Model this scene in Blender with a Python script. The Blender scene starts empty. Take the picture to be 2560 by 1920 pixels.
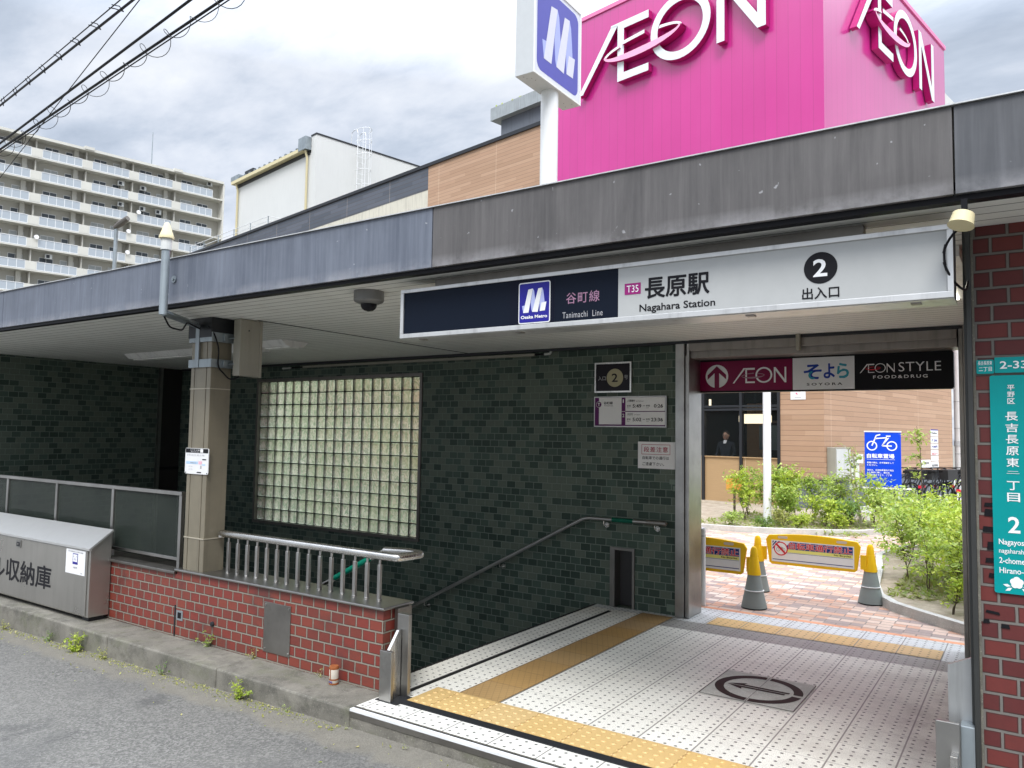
import bpy, math, random
from mathutils import Vector, Matrix
R = math.radians
random.seed(7)
scene = bpy.context.scene
COL = scene.collection

# ------------------------------------------------------------------ camera
cam_d = bpy.data.cameras.new("camera"); cam = bpy.data.objects.new("camera", cam_d); COL.objects.link(cam)
yaw, pitch, roll = 0.594987, 0.064671, 0.016007
f_ = Vector((-math.sin(yaw)*math.cos(pitch), math.cos(yaw)*math.cos(pitch), math.sin(pitch)))
r0 = Vector((math.cos(yaw), math.sin(yaw), 0)); u0 = r0.cross(f_)
r_ = r0*math.cos(roll)+u0*math.sin(roll); u_ = u0*math.cos(roll)-r0*math.sin(roll)
M = Matrix((r_, u_, -f_)).transposed().to_4x4(); M.translation = Vector((0, 0, 1.62))
cam.matrix_world = M
cam_d.sensor_width = 36; cam_d.lens = 1921.2/2560*36; cam_d.clip_start = 0.05; cam_d.clip_end = 1500
scene.camera = cam

# ------------------------------------------------------------------ world, sun, exposure
SUN_EL, SUN_AZ = 52, 150          # azimuth measured from +Y towards +X
w = bpy.data.worlds.new("World"); scene.world = w; w.use_nodes = True
nt = w.node_tree; nt.nodes.clear(); N = nt.nodes.new; LK = nt.links.new
out = N("ShaderNodeOutputWorld"); bg = N("ShaderNodeBackground"); LK(bg.outputs[0], out.inputs[0])
sky = N("ShaderNodeTexSky"); sky.sky_type = 'NISHITA'; sky.sun_disc = False
sky.sun_elevation = R(SUN_EL); sky.sun_rotation = R(SUN_AZ)
tc = N("ShaderNodeTexCoord"); sep = N("ShaderNodeSeparateXYZ"); LK(tc.outputs['Generated'], sep.inputs[0])
def wm(op, a, b=None, clamp=False):
    n = N("ShaderNodeMath"); n.operation = op; n.use_clamp = clamp
    for i, v in enumerate((a, b)):
        if v is None: continue
        if isinstance(v, (int, float)): n.inputs[i].default_value = v
        else: LK(v, n.inputs[i])
    return n.outputs[0]
zc = wm('ADD', wm('MAXIMUM', sep.outputs[2], 0.0), 0.16)       # flat cloud layer seen in perspective
comb = N("ShaderNodeCombineXYZ"); LK(wm('DIVIDE', sep.outputs[0], zc), comb.inputs[0]); LK(wm('DIVIDE', sep.outputs[1], zc), comb.inputs[1])
def wnoise(scale, det, rough, off=0, dist=0.0):
    n = N("ShaderNodeTexNoise"); n.inputs['Scale'].default_value = scale; n.inputs['Detail'].default_value = det
    n.inputs['Roughness'].default_value = rough; n.inputs['Distortion'].default_value = dist
    m = N("ShaderNodeMapping"); m.inputs['Location'].default_value = (off, off*.7, off*.3); m.inputs['Rotation'].default_value = (0, 0, R(30)); m.inputs['Scale'].default_value = (1, 1.9, 1)
    LK(comb.outputs[0], m.inputs[0]); LK(m.outputs[0], n.inputs[0]); return n.outputs['Fac']
def wramp(fac, stops):
    n = N("ShaderNodeValToRGB"); e = n.color_ramp.elements
    e[0].position, e[0].color = stops[0][0], stops[0][1]+(1,)
    e[1].position, e[1].color = stops[-1][0], stops[-1][1]+(1,)
    for p, c in stops[1:-1]:
        k = e.new(p); k.color = c+(1,)
    LK(fac, n.inputs[0]); return n.outputs[0]
n1 = wnoise(1.05, 7, 0.55, 3.1, 0.3); n2 = wnoise(3.4, 6, 0.6, 9.2, 0.2)
mixn = wm('ADD', wm('MULTIPLY', n1, 0.72), wm('MULTIPLY', n2, 0.28))
cl = wramp(mixn, [(0.36, (5.2, 6.0, 7.3)), (0.45, (6.8, 7.6, 8.9)), (0.52, (8.8, 9.4, 10.5)), (0.64, (11.4, 11.7, 12.2))])
grad = wm('ADD', wm('MULTIPLY', wm('MAXIMUM', wm('SUBTRACT', sep.outputs[2], 0.42), 0.0), 5.2), 0.52)   # overcast sky is brighter overhead
vm = N("ShaderNodeVectorMath"); vm.operation = 'SCALE'; LK(cl, vm.inputs[0]); LK(grad, vm.inputs['Scale'])
mx = N("ShaderNodeMixRGB"); mx.inputs[0].default_value = 0.93
LK(sky.outputs[0], mx.inputs[1]); LK(vm.outputs[0], mx.inputs[2])
LK(mx.outputs[0], bg.inputs[0]); bg.inputs[1].default_value = 0.1
sd = bpy.data.lights.new("sun", 'SUN'); sd.energy = 1.5; sd.angle = R(20); sd.color = (1, .96, .9)
sun = bpy.data.objects.new("sun", sd); COL.objects.link(sun)
sv = Vector((math.sin(R(SUN_AZ))*math.cos(R(SUN_EL)), math.cos(R(SUN_AZ))*math.cos(R(SUN_EL)), math.sin(R(SUN_EL))))
sun.rotation_euler = sv.to_track_quat('Z', 'Y').to_euler(); sun.location = sv*30
vs = scene.view_settings; vs.view_transform = 'Standard'; vs.look = 'None'; vs.exposure = 0.8; vs.gamma = 1; vs.use_curve_mapping = False
scene.cycles.max_bounces = 8; scene.cycles.diffuse_bounces = 4; scene.cycles.glossy_bounces = 4; scene.cycles.transparent_max_bounces = 10
scene.cycles.caustics_reflective = False; scene.cycles.caustics_refractive = False

# ------------------------------------------------------------------ material helpers
class Mt:
    def __init__(s, name):
        s.m = bpy.data.materials.new(name); s.m.use_nodes = True; s.t = s.m.node_tree
        s.b = s.t.nodes['Principled BSDF']; s.out = s.t.nodes['Material Output']; s._p = None
    def n(s, ty, **kw):
        k = s.t.nodes.new("ShaderNode"+ty)
        for a, v in kw.items(): setattr(k, a, v)
        return k
    def set(s, sock, v):
        if v is None: return
        if isinstance(v, (int, float)):
            sock.default_value = v if not hasattr(sock.default_value, '__len__') else (v,)*len(sock.default_value)
        elif isinstance(v, tuple): sock.default_value = v+(1,) if len(v) == 3 and len(sock.default_value) == 4 else v
        else: s.t.links.new(v, sock)
    @property
    def pos(s):
        if s._p is None: s._p = s.n('NewGeometry')
        return s._p.outputs['Position']
    @property
    def nrm(s): s.pos; return s._p.outputs['Normal']
    def math(s, op, a, b=None, c=None, clamp=False):
        k = s.n('Math', operation=op, use_clamp=clamp)
        for i, v in enumerate((a, b, c)): s.set(k.inputs[i], v)
        return k.outputs[0]
    def xyz(s, v=None):
        k = s.n('SeparateXYZ'); s.set(k.inputs[0], v if v is not None else s.pos); return k.outputs
    def comb(s, x, y, z=0.0):
        k = s.n('CombineXYZ')
        for i, v in enumerate((x, y, z)): s.set(k.inputs[i], v)
        return k.outputs[0]
    def map(s, v, scale=(1, 1, 1), rot=(0, 0, 0), loc=(0, 0, 0)):
        k = s.n('Mapping'); s.set(k.inputs[0], v); k.inputs['Scale'].default_value = scale; k.inputs['Rotation'].default_value = rot; k.inputs['Location'].default_value = loc
        return k.outputs[0]
    def noise(s, scale, detail=4, rough=.5, v=None, dist=0.0):
        k = s.n('TexNoise'); s.set(k.inputs['Vector'], v if v is not None else s.pos)
        k.inputs['Scale'].default_value = scale; k.inputs['Detail'].default_value = detail; k.inputs['Roughness'].default_value = rough; k.inputs['Distortion'].default_value = dist
        return k.outputs['Fac']
    def ramp(s, f, stops, interp='LINEAR'):
        k = s.n('ValToRGB'); e = k.color_ramp.elements; k.color_ramp.interpolation = interp
        def c4(c): return (c, c, c, 1) if isinstance(c, (int, float)) else c+(1,)
        e[0].position, e[0].color = stops[0][0], c4(stops[0][1]); e[1].position, e[1].color = stops[-1][0], c4(stops[-1][1])
        for p, c in stops[1:-1]: q = e.new(p); q.color = c4(c)
        s.set(k.inputs[0], f); return k.outputs[0]
    def mix(s, f, a, b, mode='MIX'):
        k = s.n('MixRGB', blend_type=mode); s.set(k.inputs[0], f); s.set(k.inputs[1], a); s.set(k.inputs[2], b); return k.outputs[0]
    def bump(s, h, strength=.3, dist=.01):
        k = s.n('Bump'); s.set(k.inputs['Height'], h); k.inputs['Strength'].default_value = strength; k.inputs['Distance'].default_value = dist
        s.t.links.new(k.outputs[0], s.b.inputs['Normal'])
    def boxuv(s, ang=0.0):
        """wall coordinates: u along the wall, v = height, whichever way the face looks"""
        n = s.nrm; p = s.pos
        if ang: n = s.map(n, rot=(0, 0, ang)); p = s.map(p, rot=(0, 0, ang))
        a = s.xyz(n); q = s.xyz(p)
        isx = s.math('GREATER_THAN', s.math('ABSOLUTE', a[0]), .7); isz = s.math('GREATER_THAN', s.math('ABSOLUTE', a[2]), .7)
        u = s.math('ADD', s.math('MULTIPLY', q[0], s.math('SUBTRACT', 1.0, isx)), s.math('MULTIPLY', q[1], isx))
        v = s.math('ADD', s.math('MULTIPLY', q[2], s.math('SUBTRACT', 1.0, isz)), s.math('MULTIPLY', q[1], isz))
        return s.comb(u, v)
    def brick(s, v, w, h, c1, c2, mortar, msize=.008, off=.5, smooth=.1, bias=0.0):
        k = s.n('TexBrick', offset=off, squash=1.0); s.set(k.inputs['Vector'], v); k.inputs['Scale'].default_value = 1
        s.set(k.inputs['Color1'], c1); s.set(k.inputs['Color2'], c2); s.set(k.inputs['Mortar'], mortar)
        k.inputs['Mortar Size'].default_value = msize; k.inputs['Mortar Smooth'].default_value = smooth; k.inputs['Bias'].default_value = bias
        k.inputs['Brick Width'].default_value = w; k.inputs['Row Height'].default_value = h
        return k.outputs['Color'], k.outputs['Fac']
    def fin(s, col=None, rough=None, metal=None, spec=None, **kw):
        s.set(s.b.inputs['Base Color'], col); s.set(s.b.inputs['Roughness'], rough); s.set(s.b.inputs['Metallic'], metal)
        s.set(s.b.inputs['Specular IOR Level'], spec)
        for k, v in kw.items(): s.set(s.b.inputs[k.replace('_', ' ')], v)
        return s.m

def dirty(name, col, rough=.5, metal=0.0, var=.12, scale=3.0, streak=True, bump=0.0, grime=(.05, .045, .04), g_amt=.35):
    m = Mt(name); n = m.noise(scale, 6, .6)
    v = m.map(m.pos, scale=(9, 9, .7)); st = m.noise(1.6, 5, .65, v)
    c = m.mix(m.ramp(n, [(.3, 0.0), (.7, 1.0)]), tuple(x*(1-var) for x in col), tuple(min(1, x*(1+var)) for x in col))
    if streak: c = m.mix(m.math('MULTIPLY', m.ramp(st, [(.5, 0.0), (.75, 1.0)]), g_amt), c, grime)
    if bump: m.bump(m.noise(60, 3), bump, .004)
    return m.fin(c, m.math('ADD', rough-.08, m.math('MULTIPLY', n, .16)), metal)

def steel(name, base=.55, rough=.32, tint=(1, .98, .94), vertical=True):
    m = Mt(name)
    v = m.map(m.pos, scale=(90, 90, 1.5) if vertical else (1.5, 60, 90)); g = m.noise(2.0, 3, .6, v)
    big = m.noise(2.2, 4, .6)
    c = m.mix(m.ramp(big, [(.35, 0.0), (.7, 1.0)]), tuple(base*.72*t for t in tint), tuple(base*1.1*t for t in tint))
    c = m.mix(m.math('MULTIPLY', m.ramp(m.noise(7, 6, .7), [(.55, 0.0), (.8, 1.0)]), .4), c, (.10, .085, .06))
    r = m.math('ADD', rough-.08, m.math('ADD', m.math('MULTIPLY', g, .14), m.math('MULTIPLY', big, .12)))
    m.bump(g, .06, .001)
    return m.fin(c, r, 1.0)

def plain(name, col, rough=.5, metal=0.0, em=None, es=1.0):
    m = Mt(name)
    n = m.noise(14, 4, .6); c = m.mix(n, tuple(x*.93 for x in col), tuple(min(1, x*1.05) for x in col))
    m.fin(c, rough, metal, .5 if metal else (.22 if sum(col) > .15 else .10))
    if em: m.b.inputs['Emission Color'].default_value = em+(1,); m.b.inputs['Emission Strength'].default_value = es
    return m.m

MT = {}
# ---- red brick tiles
def mk_brick(name, c1, c2, mortar, w, h, ms, off=.5, ux=0.0, uz=0.0, rough=.45, soot=.3, c3=None, bump=.5, spec=.5, rim=.75):
    m = Mt(name); uv = m.map(m.boxuv(), loc=(ux, uz, 0))
    dv = m.noise(9, 3, .5); duv = m.n('VectorMath', operation='ADD'); m.set(duv.inputs[0], uv)
    m.set(duv.inputs[1], m.comb(m.math('MULTIPLY', m.math('SUBTRACT', dv, .5), .004), m.math('MULTIPLY', m.math('SUBTRACT', m.noise(11, 2), .5), .004)))
    col, fac = m.brick(duv.outputs[0], w, h, c1, c2, mortar, ms, off, .25)
    # second, larger-grained variation tile by tile
    if c3:
        k, _ = m.brick(duv.outputs[0], w, h, (0, 0, 0), (1, 1, 1), (0, 0, 0), ms, off, .1, .0)
        sel = m.math('GREATER_THAN', k, .62)
        col = m.mix(m.math('MULTIPLY', sel, m.math('SUBTRACT', 1.0, fac)), col, c3)
    if rim:
        _, f2_ = m.brick(duv.outputs[0], w, h, c1, c2, mortar, ms*2.1, off, .6)
        col = m.mix(m.math('MULTIPLY', m.math('SUBTRACT', f2_, fac, clamp=True), rim), col, (.03, .02, .018))
    fine = m.noise(40, 5, .7)
    col = m.mix(.22, col, m.mix(fine, (0, 0, 0), (.55, .5, .45)), 'OVERLAY')
    so = m.math('MULTIPLY', m.ramp(m.noise(2.3, 6, .65), [(.52, 0.0), (.72, 1.0)]), soot)
    col = m.mix(so, col, (.035, .03, .03))
    m.bump(m.math('SUBTRACT', m.math('MULTIPLY', fine, .12), fac), bump, .006)
    r = m.math('ADD', rough, m.math('MULTIPLY', fac, .4), clamp=True)
    return m.fin(col, r, 0, spec)
MT['brick'] = mk_brick('red_brick_tile', (.235, .050, .032), (.125, .030, .026), (.25, .228, .185), .115, .0712, .0055, ux=.055, uz=-.009, c3=(.21, .038, .028), soot=.75)
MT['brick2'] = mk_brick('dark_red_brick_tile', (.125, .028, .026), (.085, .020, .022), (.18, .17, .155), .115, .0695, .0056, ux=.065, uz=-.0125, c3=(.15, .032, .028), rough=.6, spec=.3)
MT['gtile'] = mk_brick('dark_green_wall_tile', (.084, .122, .100), (.018, .032, .027), (.19, .23, .20), .111, .0705, .0042, ux=.03, uz=.0, rough=.42, soot=.12, c3=(.125, .155, .125), bump=.5, spec=.12, rim=0)
# ---- stainless, metals
MT['steel'] = steel('brushed_stainless', .42, .30)
MT['steel_l'] = steel('bright_stainless', .68, .22)
MT['steel_d'] = steel('dull_stainless', .30, .38, (1, .95, .88))
MT['alu'] = dirty('satin_aluminium', (.62, .62, .61), .35, .6, .1)
MT['galv'] = dirty('galvanised_steel', (.30, .34, .36), .45, .6, .15)
MT['dark'] = plain('dark_metal', (.022, .024, .028), .45, .3)
MT['black'] = plain('black_paint', (.012, .012, .014), .4)
MT['rubber'] = plain('black_rubber', (.02, .02, .02), .7)
MT['beige'] = dirty('beige_painted_metal', (.30, .285, .235), .45, 0, .06, g_amt=.18)
MT['column'] = dirty('olive_beige_cladding', (.205, .180, .130), .38, .15, .1, 5, g_amt=.25)
MT['cream'] = plain('cream_plastic', (.62, .55, .34), .5)
MT['white'] = dirty('white_paint', (.72, .73, .73), .4, 0, .05, g_amt=.10)
MT['offwhite'] = dirty('grey_white_paint', (.55, .56, .54), .5, 0, .05, g_amt=.18)
# ---- fascia panels, streaked weathered metal
def mk_fascia(name, a, b):
    m = Mt(name); p = m.xyz()
    st = m.noise(1.0, 8, .72, m.map(m.pos, scale=(6, 6, .8)), .3)
    st2 = m.noise(1.0, 4, .6, m.map(m.pos, scale=(38, 38, 1.2)))
    pat = m.noise(2.1, 5, .6)
    c = m.mix(m.ramp(st, [(.32, 0.0), (.68, 1.0)]), a, b)
    c = m.mix(m.math('MULTIPLY', m.ramp(st2, [(.45, 0.0), (.75, 1.0)]), .35), c, tuple(min(1, x*1.45) for x in b))
    c = m.mix(m.math('MULTIPLY', m.ramp(pat, [(.5, 0.0), (.72, 1.0)]), .35), c, tuple(x*.6 for x in a))
    low = m.math('MULTIPLY', m.ramp(p[2], [(0, 1.0), (1, 1.0)]), 1.0)
    edge = m.math('MULTIPLY', m.math('SUBTRACT', 1.0, m.math('MULTIPLY', m.math('SUBTRACT', p[2], 2.50), 14.0), clamp=True), .45)   # pale salt bloom along the bottom edge
    edge = m.math('MULTIPLY', edge, m.ramp(m.noise(5, 6, .7), [(.35, 0.0), (.6, 1.0)]))
    c = m.mix(edge, c, (.42, .41, .42))
    sp = m.ramp(m.noise(26, 2, .5), [(.74, 0.0), (.78, 1.0)]); c = m.mix(m.math('MULTIPLY', sp, .5), c, (.45, .45, .46))
    m.bump(st2, .05, .002)
    return m.fin(c, .52, .1)
MT['fas_b'] = mk_fascia('weathered_blue_grey_panel', (.085, .098, .128), (.150, .168, .205))
MT['fas_w'] = mk_fascia('weathered_brown_grey_panel', (.064, .060, .059), (.118, .110, .107))
MT['fas_g'] = mk_fascia('weathered_grey_panel', (.058, .061, .068), (.100, .102, .110))
# ---- soffit slats
m = Mt('soffit_slats'); p = m.xyz(); fr = m.math('FRACT', m.math('DIVIDE', m.math('ADD', p[1], .09), .1))
g = m.math('LESS_THAN', fr, .07)
c = m.mix(m.ramp(m.noise(1.5, 5, .6), [(.3, 0.0), (.7, 1.0)]), (.76, .77, .73), (.84, .85, .81))
c = m.mix(m.math('MULTIPLY', m.ramp(m.noise(5, 6, .7), [(.55, 0.0), (.75, 1.0)]), .25), c, (.36, .30, .22))
c = m.mix(g, c, (.05, .05, .045)); m.bump(m.math('SUBTRACT', 1.0, g), .6, .01)
MT['soffit'] = m.fin(c, .55, 0)
# ---- asphalt and concrete
m = Mt('worn_asphalt'); p = m.pos
v1 = m.n('TexVoronoi', feature='F1'); m.set(v1.inputs['Vector'], p); v1.inputs['Scale'].default_value = 95
sp = m.ramp(v1.outputs['Color'], [(.3, 0.0), (.95, 1.0)])
c = m.mix(sp, (.080, .078, .073), (.225, .220, .203))
c = m.mix(m.ramp(m.noise(300, 2), [(.62, 0.0), (.75, 1.0)]), c, (.36, .355, .33))
c = m.mix(m.math('MULTIPLY', m.ramp(m.noise(1.3, 7, .65), [(.35, 0.0), (.7, 1.0)]), .5), c, (.158, .152, .138))
c = m.mix(m.math('MULTIPLY', m.ramp(m.noise(.7, 5, .6, m.map(m.pos, loc=(5, 2, 0))), [(.5, 0.0), (.6, 1.0)]), .35), c, (.075, .075, .074))
c = m.mix(m.math('MULTIPLY', m.ramp(m.noise(2.2, 3, .5, m.map(m.pos, loc=(9, 4, 0)), .6), [(.60, 0.0), (.66, 1.0)]), .45), c, (.05, .05, .05))
c = m.mix(m.math('MULTIPLY', m.ramp(m.noise(28, 2, .4), [(.74, 0.0), (.77, 1.0)]), .7), c, (.04, .038, .035))
y = m.xyz()[1]
near = m.math('MULTIPLY', m.math('ADD', m.math('MULTIPLY', m.math('SUBTRACT', y, 3.03), 14.0), m.math('MULTIPLY', m.math('SUBTRACT', m.noise(3.0, 7, .7), .5), 5.0)), 1.0, clamp=True)
c = m.mix(m.math('MULTIPLY', near, .72), c, m.mix(m.noise(8, 6, .7), (.115, .105, .085), (.25, .23, .185)))        # sandy dirt collected along the kerb
m.bump(m.math('ADD', m.math('MULTIPLY', v1.outputs['Distance'], 1.0), m.math('MULTIPLY', m.noise(60, 4), .8)), .55, .006)
MT['asphalt'] = m.fin(c, .85)
def mk_concrete(name, a, b, moss=.0, stain=.5, dark=(.05, .047, .04)):
    m = Mt(name)
    c = m.mix(m.ramp(m.noise(3, 7, .65), [(.3, 0.0), (.7, 1.0)]), a, b)
    c = m.mix(m.math('MULTIPLY', m.ramp(m.noise(6.5, 8, .72), [(.48, 0.0), (.7, 1.0)]), stain), c, dark)
    c = m.mix(m.ramp(m.noise(130, 2), [(.6, 0.0), (.8, 1.0)]), c, tuple(min(1, x*1.5) for x in b))
    if moss: c = m.mix(m.math('MULTIPLY', m.ramp(m.noise(5, 6, .7), [(.5, 0.0), (.65, 1.0)]), moss), c, (.10, .12, .045))
    m.bump(m.noise(55, 6, .7), .5, .006)
    return m.fin(c, .88)
MT['conc'] = mk_concrete('kerb_concrete', (.115, .108, .09), (.235, .22, .185), .25, .8)
MT['conc_l'] = mk_concrete('pale_concrete', (.42, .41, .38), (.55, .54, .50), .05, .25)
MT['soil'] = mk_concrete('dry_soil', (.26, .21, .15), (.42, .36, .28), .25, .45, (.09, .07, .045))
# ---- dotted terrazzo floor
def mk_floor(name, a, b, dot=(.03, .03, .03), speck=True, dirt_right=True, joint=(.16, .15, .14), jw=.0042, dots=True, hatch=False):
    m = Mt(name); p = m.xyz()
    X = m.math('ADD', p[0], .597+60.0); Y = m.math('SUBTRACT', p[1], 6.0-60.0)
    def cell(v, s): return m.math('FRACT', m.math('DIVIDE', v, s))
    c = m.mix(m.ramp(m.noise(1.6, 5, .6), [(.3, 0.0), (.7, 1.0)]), a, b)
    if speck:
        c = m.mix(m.ramp(m.noise(170, 2, .6), [(.50, 0.0), (.62, 1.0)]), c, tuple(x*.62 for x in a))
        c = m.mix(m.ramp(m.noise(240, 2, .6, m.map(m.pos, loc=(3, 1, 0))), [(.6, 0.0), (.68, 1.0)]), c, tuple(min(1, x*1.25) for x in b))
    # per-slab tone
    wn = m.n('TexWhiteNoise', noise_dimensions='2D'); m.set(wn.inputs['Vector'], m.comb(m.math('FLOOR', m.math('DIVIDE', X, .3)), m.math('FLOOR', m.math('DIVIDE', Y, .3))))
    c = m.mix(m.math('MULTIPLY', wn.outputs['Value'], .16), c, (.45, .43, .38))
    if dirt_right:
        dr = m.math('MULTIPLY', m.math('MULTIPLY', m.math('ADD', p[0], 1.9), .75), 1.0, clamp=True)
        dn = m.ramp(m.noise(2.6, 8, .74), [(.46, 0.0), (.70, 1.0)])
        c = m.mix(m.math('MULTIPLY', dr, .36), c, (.66, .68, .58))
        c = m.mix(m.math('MULTIPLY', m.math('MULTIPLY', dr, dn), .50), c, (.16, .14, .115))
    if dots:
        dx = m.math('MULTIPLY', m.math('SUBTRACT', cell(X, .06), .5), .06); dy = m.math('MULTIPLY', m.math('SUBTRACT', cell(Y, .06), .5), .06)
        d = m.math('SQRT', m.math('ADD', m.math('MULTIPLY', dx, dx), m.math('MULTIPLY', dy, dy)))
        k = m.math('SUBTRACT', 1.0, m.math('MULTIPLY', m.math('SUBTRACT', d, .0078), 500.0), clamp=True)
        fade = m.ramp(m.noise(9, 3), [(.25, .55), (.5, 1.0)])
        c = m.mix(m.math('MULTIPLY', k, m.math('MULTIPLY', fade, .92)), c, dot)
    if hatch:
        q = m.xyz(m.map(m.pos, rot=(0, 0, R(38))))
        h1 = m.math('LESS_THAN', m.math('FRACT', m.math('DIVIDE', m.math('ADD', q[0], m.math('MULTIPLY', m.noise(25, 2), .01)), .036)), .13)
        h2 = m.math('LESS_THAN', m.math('FRACT', m.math('DIVIDE', m.math('ADD', m.math('MULTIPLY', q[1], .8), m.math('MULTIPLY', q[0], .35)), .036)), .13)
        c = m.mix(m.math('MULTIPLY', m.math('MAXIMUM', h1, h2), m.math('MULTIPLY', m.noise(6, 4), .55)), c, (.10, .055, .02))
    jx = m.math('LESS_THAN', m.math('ABSOLUTE', m.math('SUBTRACT', cell(m.math('ADD', X, .15), .3), .5)), jw/.3)
    jy = m.math('LESS_THAN', m.math('ABSOLUTE', m.math('SUBTRACT', cell(m.math('ADD', Y, .15), .3), .5)), jw*.55/.3)
    j = m.math('MAXIMUM', jx, m.math('MULTIPLY', jy, .75))
    c = m.mix(m.math('MULTIPLY', j, .85), c, joint)
    m.bump(m.math('SUBTRACT', m.math('MULTIPLY', m.noise(90, 3), .3), j), .25, .003)
    return m.fin(c, .48)
MT['floor'] = mk_floor('dotted_terrazzo', (.80, .785, .715), (.88, .87, .80))
MT['floor_g'] = mk_floor('grey_dotted_terrazzo', (.26, .25, .235), (.34, .33, .31), dirt_right=False)
MT['floor_w'] = mk_floor('pale_dotted_terrazzo', (.60, .62, .62), (.70, .72, .72), dirt_right=False)
MT['yel_far'] = mk_floor('painted_yellow_terrazzo', (.62, .40, .16), (.70, .46, .19), dot=(.13, .07, .03), speck=False, dirt_right=False)
MT['yel_old'] = mk_floor('old_ochre_guide_tile', (.34, .20, .065), (.42, .255, .085), speck=False, dirt_right=False, dots=False, joint=(.12, .07, .03), hatch=True, jw=.006)
MT['yel'] = mk_floor('yellow_warning_tile', (.55, .365, .13), (.63, .43, .17), speck=False, dirt_right=False, dots=False, joint=(.36, .22, .08))
# brick paving outside
m = Mt('block_paving'); uv = m.map(m.pos, rot=(0, 0, R(0)))
cA, fac = m.brick(uv, .21, .105, (.60, .30, .20), (.50, .36, .31), (.22, .17, .14), .006, .5, .2)
cB, _ = m.brick(uv, .21, .105, (0, 0, 0), (1, 1, 1), (0, 0, 0), .006, .5, .2)
wn = m.n('TexWhiteNoise', noise_dimensions='2D')
q = m.xyz(); row = m.math('FLOOR', m.math('DIVIDE', q[1], .105))
colx = m.math('FLOOR', m.math('DIVIDE', m.math('ADD', q[0], m.math('MULTIPLY', m.math('MODULO', row, 2.0), .105)), .21))
m.set(wn.inputs['Vector'], m.comb(colx, row))
cc = m.ramp(wn.outputs['Value'], [(0.0, (.31, .24, .215)), (.28, (.50, .29, .20)), (.5, (.55, .41, .33)), (.75, (.46, .32, .25)), (.9, (.57, .48, .41))], 'CONSTANT')
c = m.mix(fac, cc, (.21, .17, .15)); c = m.mix(.35, c, m.mix(m.noise(30, 5, .7), (.1, .1, .1), (.9, .9, .9)), 'OVERLAY')
m.bump(m.math('SUBTRACT', 1.0, fac), .3, .004)
MT['paving'] = m.fin(c, .75)
MT['orange'] = dirty('orange_clay_strip', (.66, .30, .16), .7, 0, .1, 4)
# cladding
def mk_clad(name, cols, h=.15, w=3.0, gap=.006, dark=.4, ang=R(11), grain=True, rough=.6):
    m = Mt(name); uv = m.boxuv(ang); q = m.xyz(uv)
    row = m.math('FLOOR', m.math('DIVIDE', q[1], h)); col = m.math('FLOOR', m.math('DIVIDE', m.math('ADD', q[0], m.math('MULTIPLY', row, 1.37)), 1.9))
    wn = m.n('TexWhiteNoise', noise_dimensions='2D'); m.set(wn.inputs['Vector'], m.comb(col, row))
    c = m.ramp(wn.outputs['Value'], [(i/len(cols), k) for i, k in enumerate(cols)]+[(1.0, cols[-1])])
    if grain: c = m.mix(.30, c, m.mix(m.noise(1, 5, .7, m.map(uv, scale=(3, 70, 1))), (.15, .15, .15), (.85, .85, .85)), 'OVERLAY')
    ln = m.math('LESS_THAN', m.math('FRACT', m.math('DIVIDE', q[1], h)), gap/h)
    c = m.mix(m.math('MULTIPLY', ln, dark), c, (.06, .035, .02))
    vj = m.math('LESS_THAN', m.math('FRACT', m.math('DIVIDE', m.math('ADD', q[0], .3), w)), .012/w)
    c = m.mix(m.math('MULTIPLY', vj, .5), c, (.8, .66, .5))
    m.bump(m.math('SUBTRACT', 1.0, ln), .3, .01)
    return m.fin(c, rough)
MT['wood'] = mk_clad('wood_grain_cladding', [(.38, .235, .145), (.42, .26, .165), (.36, .22, .135), (.44, .28, .18)], h=.12, gap=.010, dark=.6)
MT['wood_l'] = mk_clad('light_wood_panel', [(.40, .26, .13), (.36, .235, .115), (.43, .28, .145)], h=5.0, gap=0.0, dark=0)
MT['clad_d'] = mk_clad('dark_blue_grey_cladding', [(.075, .085, .105), (.095, .105, .13), (.065, .075, .095)], h=.16, gap=.02, dark=.5, grain=False)
MT['clad_c'] = dirty('cream_render', (.58, .55, .46), .8, 0, .04, 1)
MT['plinth'] = dirty('dark_grey_render', (.12, .135, .155), .7, 0, .1, 1)
def mk_pink(name, a, b):
    m = Mt(name); uv = m.boxuv(R(11)); q = m.xyz(uv)
    ln = m.math('LESS_THAN', m.math('FRACT', m.math('DIVIDE', q[0], .30)), .06)
    c = m.mix(m.ramp(m.noise(.5, 3), [(.3, 0.0), (.7, 1.0)]), a, b); c = m.mix(m.math('MULTIPLY', ln, .30), c, (.26, .01, .12))
    pv = m.n('TexWhiteNoise', noise_dimensions='1D'); m.set(pv.inputs['W'], m.math('FLOOR', m.math('DIVIDE', q[0], .30))); c = m.mix(m.math('MULTIPLY', pv.outputs['Value'], .13), c, (.36, .02, .17))
    st = m.noise(1.0, 6, .65, m.map(m.pos, scale=(2.2, 2.2, .25))); c = m.mix(m.math('MULTIPLY', m.ramp(st, [(.45, 0.0), (.75, 1.0)]), .10), c, (.60, .10, .34))
    m.bump(m.math('SUBTRACT', 1.0, ln), .25, .012)
    return m.fin(c, .30, 0, .5, Coat_Weight=1.0, Coat_Roughness=.12)
MT['pink'] = mk_pink('magenta_metal_panel', (.53, .022, .235), (.58, .028, .262))
MT['magside'] = plain('deep_magenta_return', (.42, .012, .16), .4)
MT['apt'] = dirty('beige_apartment_render', (.47, .455, .405), .8, 0, .05, .3, g_amt=.08)
MT['apt_l'] = dirty('pale_apartment_panel', (.57, .56, .51), .8, 0, .05, .3, g_amt=.08)
MT['frost'] = plain('frosted_balcony_panel', (.38, .42, .46), .35)
MT['winglass'] = plain('dark_window_glass', (.10, .115, .13), .12)
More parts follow.
